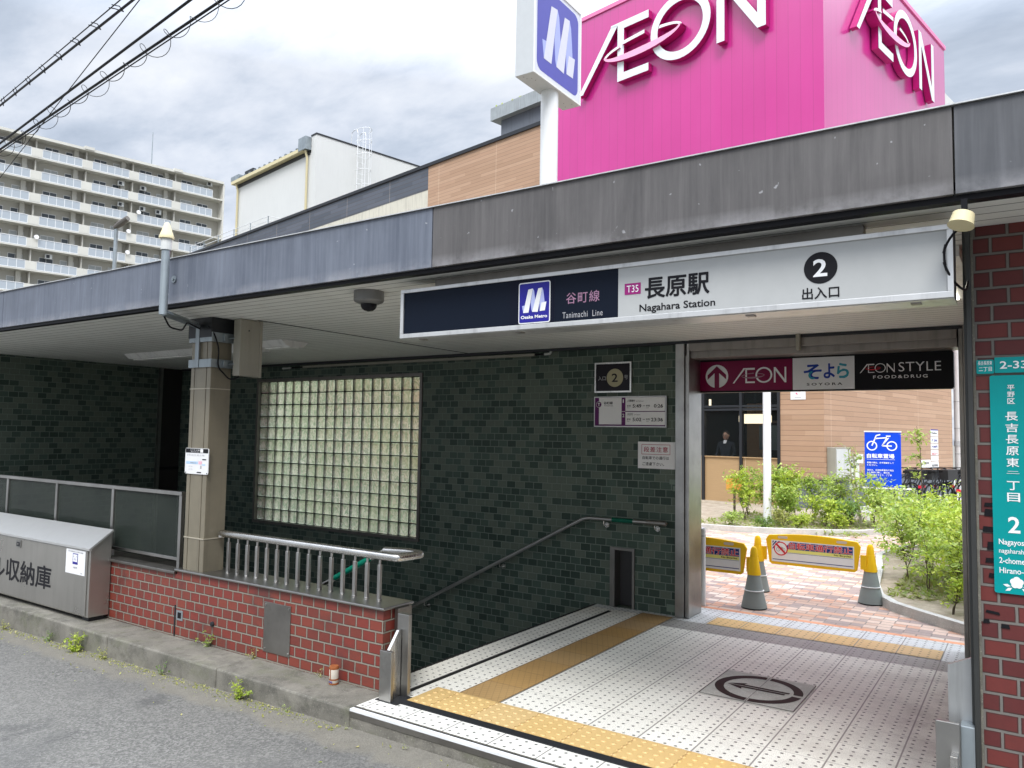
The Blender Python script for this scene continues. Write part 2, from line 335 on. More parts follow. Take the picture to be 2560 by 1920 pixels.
MT['curtain'] = plain('pale_curtain_glass', (.42, .44, .44), .3)
MT['whitewall'] = dirty('white_wall_render', (.60, .605, .585), .8, 0, .03, .4, g_amt=.06)
# text and sign colours
for k, c_, r_2 in [('ink', (.015, .015, .018), .4), ('t_white', (.80, .80, .80), .45), ('navy', (.006, .008, .018), .5), ('signwhite', (.82, .83, .84), .5),
                 ('metroblue', (.022, .02, .26), .35), ('t35', (.30, .02, .17), .4), ('faded', (.36, .20, .30), .5), ('purple', (.10, .008, .10), .35), ('paper', (.82, .81, .80), .6),
                 ('redink', (.38, .03, .06), .5), ('teal', (.0, .27, .27), .3), ('gold', (.42, .38, .24), .35), ('plq', (.025, .022, .028), .15), ('aeonred', (.20, .001, .05), .3),
                 ('soyblue', (.012, .05, .35), .4), ('soyteal', (.04, .33, .44), .4), ('bpaper', (.78, .78, .78), .5), ('blue2', (.005, .06, .62), .4),
                 ('barYellow', (.85, .52, .015), .4), ('grayplastic', (.24, .27, .26), .55), ('navyink', (.02, .04, .20), .5), ('lyellow', (.80, .78, .22), .5), ('red', (.62, .02, .04), .45),
                 ('sgreen', (.0, .10, .06), .4), ('greytxt', (.42, .42, .44), .5), ('lav', (.42, .46, .75), .4), ('poleblue', (.09, .09, .38), .35), ('polew', (.62, .63, .70), .4), ('skin', (.46, .28, .20), .55),
                 ('hair', (.015, .012, .01), .5), ('jacket', (.02, .023, .03), .7), ('browninf', (.035, .025, .022), .6), ('canw', (.55, .50, .42), .4), ('rust', (.28, .09, .03), .7), ('tape', (.012, .012, .014), .25), ('pinkband', (.86, .42, .60), .35), ('lightgrey', (.50, .52, .53), .5)]:
    MT[k] = plain(k if k not in ('ink',) else 'black_ink', c_, r_2)
MT['aeonwhite'] = plain('white_letter_face', (.74, .79, .80), .3)
MT['lamp'] = plain('lit_tube', (.9, .9, .85), .5, 0, (1, .95, .82), 3.0)
MT['lantern'] = plain('lit_lantern', (.9, .85, .7), .5, 0, (1, .85, .58), .9)
MT['lampoff'] = dirty('fluorescent_cover', (.86, .86, .84), .4, 0, .05)
# ribbed wire glass
m = Mt('ribbed_fence_glass'); q = m.xyz(m.map(m.pos, rot=(0, R(24), 0))); rb = m.math('FRACT', m.math('DIVIDE', q[0], .018))
m.bump(m.math('ABSOLUTE', m.math('SUBTRACT', rb, .5)), .5, .004)
c = m.mix(m.math('MULTIPLY', m.math('LESS_THAN', rb, .22), .5), m.mix(m.ramp(m.noise(2.5, 6, .65), [(.35, 0.0), (.7, 1.0)]), (.015, .022, .019), (.035, .045, .036)), (.09, .10, .095))
m.fin(c, .12, 0, .16, Alpha=.55); MT['ribglass'] = m.m
# glass block: thick wavy glass scattering daylight from behind
m = Mt('wavy_glass_block'); wv = m.noise(17, 4, .6, m.map(m.pos, scale=(1.2, 1, .7)), 2.2); m.bump(wv, .75, .02)
uv = m.xyz(m.map(m.pos, loc=(8.60, 0, -.405)))
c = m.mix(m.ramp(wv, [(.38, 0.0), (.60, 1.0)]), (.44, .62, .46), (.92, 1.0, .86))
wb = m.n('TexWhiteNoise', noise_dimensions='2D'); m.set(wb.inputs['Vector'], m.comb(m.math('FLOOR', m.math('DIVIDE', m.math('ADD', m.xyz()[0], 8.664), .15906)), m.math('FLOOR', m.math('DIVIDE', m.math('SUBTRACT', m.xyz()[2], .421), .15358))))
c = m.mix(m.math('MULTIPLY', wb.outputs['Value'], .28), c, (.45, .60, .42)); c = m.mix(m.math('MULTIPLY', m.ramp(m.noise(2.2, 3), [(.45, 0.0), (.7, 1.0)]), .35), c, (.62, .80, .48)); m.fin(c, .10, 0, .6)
tr = m.n('BsdfTranslucent'); m.set(tr.inputs[0], c); rf = m.n('BsdfRefraction'); m.set(rf.inputs['Color'], c); rf.inputs['Roughness'].default_value = .22; rf.inputs['IOR'].default_value = 1.12
bmp = m.n('Bump'); m.set(bmp.inputs['Height'], wv); bmp.inputs['Strength'].default_value = 1.0; bmp.inputs['Distance'].default_value = .05; m.t.links.new(bmp.outputs[0], rf.inputs['Normal'])
m2_ = m.n('MixShader'); m2_.inputs[0].default_value = .6; m.t.links.new(tr.outputs[0], m2_.inputs[1]); m.t.links.new(rf.outputs[0], m2_.inputs[2]); ms = m.n('MixShader'); ms.inputs[0].default_value = .94
m.t.links.new(m.b.outputs[0], ms.inputs[1]); m.t.links.new(m2_.outputs[0], ms.inputs[2]); m.t.links.new(ms.outputs[0], m.out.inputs[0]); MT['gblock'] = m.m
# leaves
def mk_leaf(name, a, b, c3):
    m = Mt(name); g = m.n('NewGeometry'); c = m.ramp(g.outputs['Random Per Island'], [(0, a), (.5, b), (1, c3)])
    m.fin(c, .5); t = m.n('BsdfTranslucent'); m.set(t.inputs[0], m.mix(.5, c, (.45, .60, .06))); s_ = m.n('MixShader'); s_.inputs[0].default_value = .42
    m.t.links.new(m.b.outputs[0], s_.inputs[1]); m.t.links.new(t.outputs[0], s_.inputs[2]); m.t.links.new(s_.outputs[0], m.out.inputs[0]); return m.m
MT['leaf'] = mk_leaf('fresh_leaves', (.15, .25, .04), (.31, .43, .08), (.52, .60, .18))
MT['leaf_y'] = mk_leaf('yellow_green_leaves', (.24, .36, .03), (.40, .50, .05), (.56, .60, .12))
MT['leaf_d'] = mk_leaf('mid_green_leaves', (.06, .13, .03), (.12, .22, .05), (.22, .34, .09))
MT['weed'] = mk_leaf('weed_leaves', (.22, .26, .05), (.40, .40, .12), (.50, .44, .20))
MT['stem'] = plain('bark', (.10, .075, .055), .8); MT['stem_p'] = plain('pale_bark', (.38, .36, .26), .8)
m = Mt('interior_glass'); m.fin((.02, .025, .025), .02, 0, .25, Alpha=.16); MT['shopglass'] = m.m

# ------------------------------------------------------------------ mesh helpers
WL = {}     # world position of each parent, so that parts keep plain local coordinates
class MB:
    def __init__(s): s.v = []; s.f = []; s.mi = []
    def add(s, vs, fs, mi=0):
        o = len(s.v); s.v += [tuple(v) for v in vs]; s.f += [tuple(i+o for i in f) for f in fs]; s.mi += [mi]*len(fs); return s
    def box(s, x0, x1, y0, y1, z0, z1, mi=0):
        return s.add([(x0, y0, z0), (x1, y0, z0), (x1, y1, z0), (x0, y1, z0), (x0, y0, z1), (x1, y0, z1), (x1, y1, z1), (x0, y1, z1)],
                     [(0, 3, 2, 1), (4, 5, 6, 7), (0, 1, 5, 4), (1, 2, 6, 5), (2, 3, 7, 6), (3, 0, 4, 7)], mi)
    def obox(s, O, ex, ey, x0, x1, y0, y1, z0, z1, mi=0):
        """box in a rotated frame: O origin, ex/ey horizontal unit axes"""
        n = len(s.v); s.box(x0, x1, y0, y1, z0, z1, mi)
        for i in range(n, len(s.v)):
            a, b, c = s.v[i]; s.v[i] = (O[0]+ex[0]*a+ey[0]*b, O[1]+ex[1]*a+ey[1]*b, (O[2] if len(O) > 2 else 0)+c)
        return s
    def quad(s, a, b, c, d, mi=0): return s.add([a, b, c, d], [(0, 1, 2, 3)], mi)
    def prism(s, pts, O, X, Y, d, mi=0):
        """2-D outline pts laid out on plane (O,X,Y), extruded by vector d"""
        O, X, Y, d = Vector(O), Vector(X), Vector(Y), Vector(d)
        a = [O+X*p[0]+Y*p[1] for p in pts]; b = [q+d for q in a]; n = len(pts)
        area = sum(pts[i][0]*pts[(i+1) % n][1]-pts[(i+1) % n][0]*pts[i][1] for i in range(n))
        flip = (area > 0) == (X.cross(Y).dot(d) > 0)
        f = [tuple(range(n)), tuple(range(2*n-1, n-1, -1))]+[(i, n+i, n+(i+1) % n, (i+1) % n) for i in range(n)]
        if flip: f = [tuple(reversed(q)) for q in f]
        return s.add(a+b, f, mi)
    def tube(s, pts, r, n=10, mi=0, cap=True):
        pts = [Vector(p) for p in pts]; rs = r if isinstance(r, (list, tuple)) else [r]*len(pts); rings = []
        up = None
        for i, p in enumerate(pts):
            t = (pts[min(i+1, len(pts)-1)]-pts[max(i-1, 0)])
            if t.length < 1e-9: t = Vector((0, 0, 1))
            t.normalize()
            if up is None or abs(up.dot(t)) > .95: up = Vector((0, 0, 1)) if abs(t.z) < .9 else Vector((1, 0, 0))
            a = t.cross(up).normalized(); b = t.cross(a).normalized(); up = -b if (-b).dot(up) > 0 else b
            rings.append([p+a*(math.cos(2*math.pi*k/n)*rs[i])+b*(math.sin(2*math.pi*k/n)*rs[i]) for k in range(n)])
        vs = [v for g in rings for v in g]; fs = []
        for i in range(len(pts)-1):
            for k in range(n):
                fs.append((i*n+k, i*n+(k+1) % n, (i+1)*n+(k+1) % n, (i+1)*n+k))
        if cap: fs += [tuple(range(n-1, -1, -1)), tuple(range((len(pts)-1)*n, len(pts)*n))]
        return s.add(vs, fs, mi)
    def lathe(s, prof, c=(0, 0, 0), n=20, mi=0, axis='z'):
        vs = []; fs = []
        for (r, h) in prof:
            for k in range(n):
                a = 2*math.pi*k/n; p = (r*math.cos(a), r*math.sin(a), h)
                if axis == 'y': p = (p[0], p[2], p[1])
                vs.append((c[0]+p[0], c[1]+p[1], c[2]+p[2]))
        for i in range(len(prof)-1):
            for k in range(n): fs.append((i*n+k, i*n+(k+1) % n, (i+1)*n+(k+1) % n, (i+1)*n+k))
        fs += [tuple(range(n-1, -1, -1)), tuple(range((len(prof)-1)*n, len(prof)*n))]
        if axis == 'y': fs = [tuple(reversed(f)) for f in fs]
        return s.add(vs, fs, mi)
    def text(s, body, O, X, Y, w=None, h=None, bold=0.0, mi=0, space=1.0, depth=0.0, center=False):
        """flat lettering; its bounding box sits at O with size w x h along unit vectors X (right) and Y (up)"""
        stamp = bold > .008 and any(ord(ch) > 0x2E80 for ch in body)      # heavy kanji: several thin stampings instead of an offset outline
        c = bpy.data.curves.new('t', 'FONT'); c.body = body; c.size = 1; c.offset = 0 if stamp else bold; c.space_character = space; c.resolution_u = 3
        o = bpy.data.objects.new('t', c); me = bpy.data.meshes.new_from_object(o)
        P = [v.co.copy() for v in me.vertices]; F = [tuple(p.vertices) for p in me.polygons]
        bpy.data.objects.remove(o); bpy.data.curves.remove(c); bpy.data.meshes.remove(me)
        if not P: return s
        x0, x1 = min(p.x for p in P), max(p.x for p in P); y0, y1 = min(p.y for p in P), max(p.y for p in P)
        sx = w/(x1-x0) if w else None; sy = h/(y1-y0) if h else None
        sx = sx or sy; sy = sy or sx
        O, X, Y = Vector(O), Vector(X), Vector(Y); nrm = X.cross(Y)
        if center: O = O-X*((x1-x0)*sx/2)-Y*((y1-y0)*sy/2)
        for j, (a, b) in enumerate(((-1, 0), (1, 0), (0, 1), (0, -1), (.7, .7), (-.7, -.7), (-.7, .7), (.7, -.7)) if stamp else ((0, 0),)):
            k = bold*.9; A = [O+X*((p.x-x0+a*k)*sx)+Y*((p.y-y0+b*k)*sy)+nrm*(j*.00006) for p in P]
            s.add(A, F, mi)
        return s
    def build(s, name, mats, parent=None, smooth=False, bevel=0.0):
        W_ = WL.get(parent.name, Vector((0, 0, 0))) if parent else Vector((0, 0, 0))
        me = bpy.data.meshes.new(name); me.from_pydata([(v[0]-W_[0], v[1]-W_[1], v[2]-W_[2]) for v in s.v], [], s.f); me.update()
        for m_ in (mats if isinstance(mats, (list, tuple)) else [mats]): me.materials.append(MT[m_] if isinstance(m_, str) else m_)
        me.polygons.foreach_set('material_index', s.mi)
        if smooth:
            me.polygons.foreach_set('use_smooth', [True]*len(me.polygons))
            try: me.set_sharp_from_angle(angle=R(35))
            except Exception: pass
        o = bpy.data.objects.new(name, me); COL.objects.link(o)
        if parent: o.parent = parent
        WL[o.name] = W_
        if bevel:
            b = o.modifiers.new('bevel', 'BEVEL'); b.width = bevel; b.segments = 2; b.limit_method = 'ANGLE'; b.angle_limit = R(50)
        return o
def tag(o, label, cat, group=None, kind=None):
    if label: o['label'] = label
    if cat: o['category'] = cat
    if group: o['group'] = group
    if kind: o['kind'] = kind
    return o
def thing(name, label, cat, loc=(0, 0, 0), group=None):
    o = bpy.data.objects.new(name, None); COL.objects.link(o); o.location = loc; o.empty_display_size = .1; WL[name if False else o.name] = Vector(loc)
    return tag(o, label, cat, group)
def struct(name, mb, mat, **kw): return tag(mb.build(name, mat, **kw), None, None, kind='structure')
def place_copy(src, loc, label=None, rz=None):
    c = src.copy(); COL.objects.link(c); c.location = loc
    if rz is not None: c.rotation_euler = (0, 0, rz)
    if label: c['label'] = label
    for ch in src.children:
        d = ch.copy(); COL.objects.link(d); d.parent = c
        for g_ in ch.children:
            e = g_.copy(); COL.objects.link(e); e.parent = d
    return c
XR, ZU = (1, 0, 0), (0, 0, 1)
def ftext(mb, body, x0, x1, z0, z1, y, bold=0.0, mi=0, space=1.0): return mb.text(body, (x0, y, z0), XR, ZU, x1-x0, z1-z0, bold, mi, space)
def frect(mb, x0, x1, z0, z1, y, mi=0): return mb.quad((x0, y, z0), (x1, y, z0), (x1, y, z1), (x0, y, z1), mi)
def fdisc(mb, cx, cz, r, y, mi=0, n=40, r_in=0.0, a0=0, a1=360):
    st = n; vs = []; fs = []
    for k in range(st+1):
        a = R(a0+(a1-a0)*k/st); vs += [(cx+r*math.cos(a), y, cz+r*math.sin(a)), (cx+r_in*math.cos(a), y, cz+r_in*math.sin(a))]
    for k in range(st): fs.append((2*k, 2*k+2, 2*k+3, 2*k+1))
    return mb.add(vs, fs, mi)
def rrect(w, h, r, n=6):
    P = []
    for cx, cy, a in ((w-r, h-r, 0), (r, h-r, 90), (r, r, 180), (w-r, r, 270)):
        for k in range(n+1): t = R(a+90*k/n); P.append((cx+r*math.cos(t), cy+r*math.sin(t)))
    return P

# metro ribbon mark in unit square -> (white polys, shade polys)
RIB_W = [[(.25, .97), (.44, 1), (.27, 0), (.05, 0)], [(.66, .98), (.82, 1), (.65, 0), (.42, .02)], [(.80, .38), (1, .40), (.94, .04), (.73, .03)]]
RIB_S = [[(0, .30), (.14, .32), (.09, .05), (.05, 0)], [(.44, 1), (.49, .9), (.53, .6), (.56, .36), (.42, .02), (.385, .12), (.355, .42)], [(.82, 1), (.865, .88), (.90, .62), (.925, .38), (.80, .38), (.73, .03), (.715, .35)]]
def ribbon(mb, O, X, Y, w, h, mw, ms, lift):
    O, X, Y, L = Vector(O), Vector(X), Vector(Y), Vector(lift)
    for polys, mi, k in ((RIB_S, ms, 0), (RIB_W, mw, 1)):
        for i, P in enumerate(polys):
            P = P[::-1] if sum(P[j][0]*P[(j+1) % len(P)][1]-P[(j+1) % len(P)][0]*P[j][1] for j in range(len(P))) < 0 else P
            mb.add([O+X*(p[0]*w)+Y*(p[1]*h)+L*(k+i*.1) for p in P], [tuple(range(len(P)))], mi)
    return mb

# ------------------------------------------------------------------ ground, road, platform
mb = MB()
xs = [-90, -40, -20, -14, -11, -9, -7.8, -6, -4.5, -3.4, -2.5, 0, 6, 60]
def rz(x): return -.100+(x+3)*.0185 if x > -9 and x < -3 else (-.100 if x >= -3 else -.211-(0.0 if x > -12 else .03))
ys = [-60, -10, -2, 1, 2.3, 3.0, 3.32]
vs_ = [(x, y, rz(x)-(0.0 if y > 2.3 else .0)) for x in xs for y in ys]
fs_ = [(i*len(ys)+j, (i+1)*len(ys)+j, (i+1)*len(ys)+j+1, i*len(ys)+j+1) for i in range(len(xs)-1) for j in range(len(ys)-1)]
mb.add(vs_, fs_); struct('road', mb, 'asphalt')
mb = MB()   # wider ground with a hole for the stair well
for (x0, x1, y0, y1) in [(-250, -10.7, 3.62, 7.0), (1.2, 250, 3.62, 7.0), (-250, 250, 7.0, 320)]:
    mb.quad((x0, y0, -.02), (x1, y0, -.02), (x1, y1, -.02), (x0, y1, -.02))
mb.quad((-250, -250, -.30), (250, -250, -.30), (250, -59, -.30), (-250, -59, -.30))
struct('ground', mb, 'conc')
mb = MB().box(-3.52, 1.1, 3.325, 7.19, -.35, -.004); struct('platform_slab', mb, 'conc')
def sheet(name, x0, x1, y0, y1, z, mat): return struct(name, MB().quad((x0, y0, z), (x1, y0, z), (x1, y1, z), (x0, y1, z)), mat)
sheet('platform_floor', -3.515, 1.1, 3.36, 6.29, .0, 'floor')
sheet('platform_floor', -3.515, 1.1, 6.58, 6.70, .0, 'floor_w')
sheet('platform_floor', -2.69, 1.1, 6.70, 7.125, .0, 'floor_w')
sheet('platform_floor', -2.72, 1.1, 6.29, 6.58, .0, 'floor_g'); sheet('platform_floor', -3.515, -2.72, 6.29, 6.58, .0, 'floor')
sheet('guide_strip', -2.38, -.60, 6.585, 6.875, .004, 'yel_far')
sheet('guide_strip', -3.0, -2.70, 3.905, 6.62, .004, 'yel_old')
mb = MB().box(-3.285, -3.255, 3.62, 6.5, .0005, .005); mb.box(-3.525, -3.505, 3.85, 6.69, -.1, .004); struct('floor_groove', mb, 'rubber')
# step nosing: black groove, bright metal strip, dull riser face
mb = MB().box(-3.34, 1.1, 3.298, 3.328, -.010, .004); struct('step_nosing', mb, 'white')
mb = MB().box(-3.34, 1.1, 3.3285, 3.343, -.01, .0025); struct('step_groove', mb, 'rubber')
mb = MB().box(-3.34, 1.1, 3.3, 3.326, -.042, -.0105); mb.box(-3.34, 1.1, 3.305, 3.324, -.35, -.0425, 1); struct('step_riser', mb, ['steel_d', 'conc'])
mb = MB().box(-3.16, 1.1, 3.536, 3.594, .001, .006); mb.box(-3.335, -3.16, 3.50, 3.66, .001, .004); struct('shutter_track', mb, 'dark')
# warning blocks with truncated domes
mb = MB(); X0 = -3.197
mb.quad((-3.17, 3.6, .005), (1.1, 3.6, .005), (1.1, 3.9, .005), (-3.17, 3.9, .005))
for i in range(0, 72):
    for j in range(5):
        cx, cy = -3.147+.03+.06*i, 3.63+.06*j
        if cx > 1.08: continue
        n0 = len(mb.v); n = 12; vs_ = []
        for r, h in ((.0155, .005), (.0115, .0098), (.006, .0105)):
            vs_ += [(cx+r*math.cos(2*math.pi*k/n), cy+r*math.sin(2*math.pi*k/n), h) for k in range(n)]
        mb.add(vs_, [(a*n+k, a*n+(k+1) % n, (a+1)*n+(k+1) % n, (a+1)*n+k) for a in range(2) for k in range(n)]+[tuple(range(2*n, 3*n))])
struct('tactile_paving', mb, 'yel')
# arrow medallion inlaid in the floor
mb = MB(); mb.quad((-1.79, 4.815, .003), (-1.21, 4.815, .003), (-1.21, 5.395, .003), (-1.79, 5.395, .003), 1)
def ring(cx, cy, ro, ri, z, a0, a1, mi=0, n=20):
    vs_ = []
    for k in range(n+1):
        a = R(a0+(a1-a0)*k/n); vs_ += [(cx+ro*math.cos(a), cy+ro*math.sin(a), z), (cx+ri*math.cos(a), cy+ri*math.sin(a), z)]
    mb.add(vs_, [(2*k, 2*k+2, 2*k+3, 2*k+1) for k in range(n)], mi)
for a0, a1 in ((3, 87), (93, 268), (272, 355)): ring(-1.5, 5.105, .272, .215, .005, a0, a1)
def arr(P, z=.005): mb.add([(-1.5+x, 5.105+y, z) for x, y in P], [tuple(range(len(P)))], 0)
arr([(-.15, .008), (.19, .008), (.19, .034), (-.10, .034), (-.09, .07), (-.20, .008)]); arr([(-.20, -.004), (-.09, -.066), (-.10, -.030), (.17, -.030), (.17, -.004)])
mb.quad((-1.5015, 4.82, .0056), (-1.4985, 4.82, .0056), (-1.4985, 5.39, .0056), (-1.5015, 5.39, .0056), 2)
for q in ((-1.79, 4.812, -1.21, 4.816), (-1.79, 5.394, -1.21, 5.398), (-1.793, 4.812, -1.788, 5.398), (-1.212, 4.812, -1.207, 5.398)): mb.quad((q[0], q[1], .0058), (q[2], q[1], .0058), (q[2], q[3], .0058), (q[0], q[3], .0058), 2)
struct('floor_arrow', mb, ['browninf', 'floor_plain' if 'floor_plain' in MT else 'conc_l', 'dark'])
# kerb in front of the brick wall
mb = MB().box(-14, -9.0, 3.30, 3.62, -.5, -.004); mb.box(-8.995, -6.0, 3.30, 3.62, -.5, -.002); mb.box(-5.995, -4.62, 3.30, 3.62, -.5, 0.0); mb.box(-4.615, -3.345, 3.30, 3.62, -.5, 0.002)
struct('kerb', mb, 'conc', bevel=.012)
# outside paving
sheet('orange_strip', -6, 3, 7.19, 7.27, -.002, 'orange'); sheet('paved_path', -5.6, 6, 7.27, 16.0, -.004, 'paving')
sheet('floor_edge_strip', -2.7, 1.1, 7.13, 7.188, .0, 'floor_w')

# ------------------------------------------------------------------ stairs going down to the left
mb = MB(); x = -3.525; z = -.002
for i in range(23):
    z -= .155; mb.box(x-.30, x-.0005, 3.86, 6.69, z-.3, z); x -= .30
struct('stairs', mb, 'floor_w')
sheet('stair_landing', -10.45, x, 3.86, 6.69, z, 'floor_g')

# ------------------------------------------------------------------ tiled back wall (one wall > window opening framed) with recess
bw = thing('tiled_wall', 'long wall of small dark green glazed tiles behind the stairs', 'wall', (-6, 6.8, 0))
mb = MB(); WX0, WX1, WZ0, WZ1 = -8.70, -5.765, .385, 2.30; NX0, NX1, NZ = -3.335, -3.12, .56
def wallrect(x0, x1, z0, z1): mb.box(x0, x1, 6.70, 7.0, z0, z1)
wallrect(-11.2, WX0, -3.8, 2.52); wallrect(WX0, WX1, -3.8, WZ0); wallrect(WX0, WX1, WZ1, 2.52); wallrect(WX1, NX0, -3.8, 2.52); wallrect(NX0, NX1, NZ, 2.52); wallrect(NX0, NX1, -3.8, -.003); wallrect(NX1, -2.70, -3.8, 2.52)
# niche back
mb.box(NX0, NX1, 6.88, 7.0, 0, NZ)
mb.build('tiled_face', 'gtile', bw)
mb = MB().box(-2.795, -2.703, 6.6985, 6.70, .03, .095); mb.box(-2.77, -2.703, 6.6985, 6.70, 1.18, 1.225); mb.box(-2.735, -2.703, 6.6985, 6.70, 1.12, 1.165)
mb.build('replacement_tile', plain('pale_green_tile', (.16, .21, .17), .3), bw)
rw = thing('end_wall', 'dark tiled end wall at the foot of the stairs beside the metal panel', 'wall', (-10.6, 5, 0))
MB().box(-10.75, -10.42, 3.6, 6.30, -3.8, 2.52).build('tiled_face', 'gtile', rw)
MB().box(-10.43, -10.37, 6.30, 6.345, -3.8, 2.50).build('corner_trim', 'steel', rw)
mb = MB().box(-10.6, -10.46, 6.345, 6.699, -3.8, 2.52); mb.box(-10.46, -10.455, 6.345, 6.699, 1.02, 1.06, 1); mb.build('metal_panel', [plain('brown_metal_sheet', (.035, .032, .030), .45, .3), 'black'], rw)
# niche: steel frame and a dark inner sheet
nd = thing('wall_niche', 'narrow dark steel niche at the foot of the tiled wall beside the doorway', 'niche', (-3.23, 6.7, 0))
mb = MB().box(-3.365, -3.315, 6.685, 6.86, 0.004, .56); mb.box(-3.315, -3.135, 6.685, 6.86, .535, .56); mb.box(-3.135, -3.112, 6.685, 6.86, .004, .56); mb.build('frame', 'steel_d', nd)
MB().box(-3.314, -3.136, 6.80, 6.815, .005, .534).build('door', plain('shadowed_steel', (.06, .058, .06), .4, .5), nd)  # inner sheet; the shade inside the niche is put into its dark colour
# glass block window
gw = thing('glass_block_window', 'square window of wavy glass blocks in the dark tiled wall', 'window', (-7.2, 6.7, 1.3))
mb = MB(); fr_ = .036
mb.box(WX0-.0, WX1, 6.682, 6.86, WZ1-fr_, WZ1); mb.box(WX0, WX1, 6.682, 6.86, WZ0, WZ0+fr_); mb.box(WX0, WX0+fr_, 6.682, 6.86, WZ0+fr_, WZ1-fr_); mb.box(WX1-fr_, WX1, 6.682, 6.86, WZ0+fr_, WZ1-fr_)
mb.build('frame', dirty('brown_grey_frame', (.17, .155, .145), .4, .5), gw)
mb = MB(); nx, nz = 18, 12; bx = (WX1-WX0-2*fr_)/nx; bz = (WZ1-WZ0-2*fr_)/nz
mg = MB(); gr = .0062
for i in range(nx):
    for j in range(nz):
        x0 = WX0+fr_+i*bx; z0 = WZ0+fr_+j*bz; a = gr*.8
        P0 = [(x0+a, 6.735, z0+a), (x0+bx-a, 6.735, z0+a), (x0+bx-a, 6.735, z0+bz-a), (x0+a, 6.735, z0+bz-a)]; b_ = a+.016
        P1 = [(x0+b_, 6.716, z0+b_), (x0+bx-b_, 6.716, z0+b_), (x0+bx-b_, 6.716, z0+bz-b_), (x0+b_, 6.716, z0+bz-b_)]
        mb.add(P0+P1, [(4, 5, 6, 7), (0, 1, 5, 4), (1, 2, 6, 5), (2, 3, 7, 6), (3, 0, 4, 7)])
mb.build('glass_blocks', 'gblock', gw)
for i in range(nx+1): xx = WX0+fr_+i*bx; mg.box(max(xx-gr, WX0+fr_), min(xx+gr, WX1-fr_), 6.73, 6.77, WZ0+fr_, WZ1-fr_)
for j in range(nz+1): zz = WZ0+fr_+j*bz; mg.box(WX0+fr_, WX1-fr_, 6.7315, 6.7685, max(zz-gr, WZ0+fr_), min(zz+gr, WZ1-fr_))
mg.build('mortar_grid', plain('dark_joint', (.055, .06, .05), .7), gw)
# handrails
def bent(pts, r=.0, seg=5):
    """round the corners of a polyline"""
    P = [Vector(p) for p in pts]; out_ = [P[0]]
    for i in range(1, len(P)-1):
        a = P[i]+(P[i-1]-P[i]).normalized()*r; b = P[i]+(P[i+1]-P[i]).normalized()*r
        for k in range(seg+1): t = k/seg; out_.append(a.lerp(P[i], t).lerp(P[i].lerp(b, t), t))
    return out_+[P[-1]]
hr = thing('wall_handrail', 'tubular steel handrail with a green band fixed to the dark tiled wall', 'handrail', (-3.2, 6.65, .8))
MB().tube(bent([(-2.84, 6.62, .826), (-3.60, 6.62, .822), (-5.90, 6.62, -.386), (-9.8, 6.62, -2.45)], .06), .0185, 12).build('rail', 'steel', hr, True)
MB().tube([(-2.76, 6.62, .828), (-2.775, 6.62, .827), (-2.96, 6.62, .826)], [.014, .026, .026], 12).build('end_sleeve', 'steel_d', hr, True)
MB().tube([(-3.095, 6.62, .825), (-3.31, 6.62, .8235)], .0205, 12).build('green_band', 'sgreen', hr, True)
for bx_, bz_ in ((-2.88, .826), (-3.40, .822), (-4.60, .30), (-5.6, -.23), (-7.0, -.97)):
    MB().tube(bent([(bx_, 6.62, bz_-.018), (bx_, 6.62, bz_-.06), (bx_, 6.695, bz_-.06)], .02), .007, 8).tube([(bx_, 6.685, bz_-.06), (bx_, 6.699, bz_-.06)], .025, 14).build('bracket', 'steel_l', hr, True)
hr2 = thing('inner_handrail', 'steel handrail with green tape descending behind the brick parapet', 'handrail', (-3.7, 3.95, .8))
MB().tube(bent([(-3.72, 3.965, .80), (-3.95, 3.965, .69), (-6.2, 3.965, -.47), (-8.0, 3.965, -1.4)], .04), .0185, 12).build('rail', 'steel_l', hr2, True)
MB().tube([(-3.85, 3.965, .7385), (-4.20, 3.965, .561)], .0205, 12).build('green_band', plain('green_tape', (.0, .16, .10), .4), hr2, True)
for bx_ in (-4.5, -6.0): MB().tube(bent([(bx_, 3.965, .69-(-3.95-bx_)*.5155-.018), (bx_, 3.965, .69-(-3.95-bx_)*.5155-.06), (bx_, 3.872, .69-(-3.95-bx_)*.5155-.06)], .02), .007, 8).build('bracket', 'steel', hr2, True)
# conduit on the wall
cd = thing('wall_conduit', 'slim cream conduit running along the top of the dark tiled wall', 'conduit', (-6, 6.68, 2.4))
mb = MB().box(-7.78, -4.24, 6.668, 6.699, 2.425, 2.452); mb.build('duct', 'cream' if 0 else 'beige', cd)
MB().tube([(-8.18, 6.68, 2.432), (-8.02, 6.68, 2.434)], .012, 8).build('end_pipe', 'offwhite', cd, True)
MB().tube(bent([(-4.12, 6.675, 2.44), (-4.045, 6.675, 2.44), (-4.045, 6.675, 2.507)], .03), .014, 8).build('elbow', 'offwhite', cd, True)
MB().tube([(-8.0, 6.68, 2.434), (-7.78, 6.68, 2.436)], .009, 6).tube([(-4.24, 6.68, 2.439), (-4.12, 6.68, 2.44)], .009, 6).build('cable', 'black', cd, True)

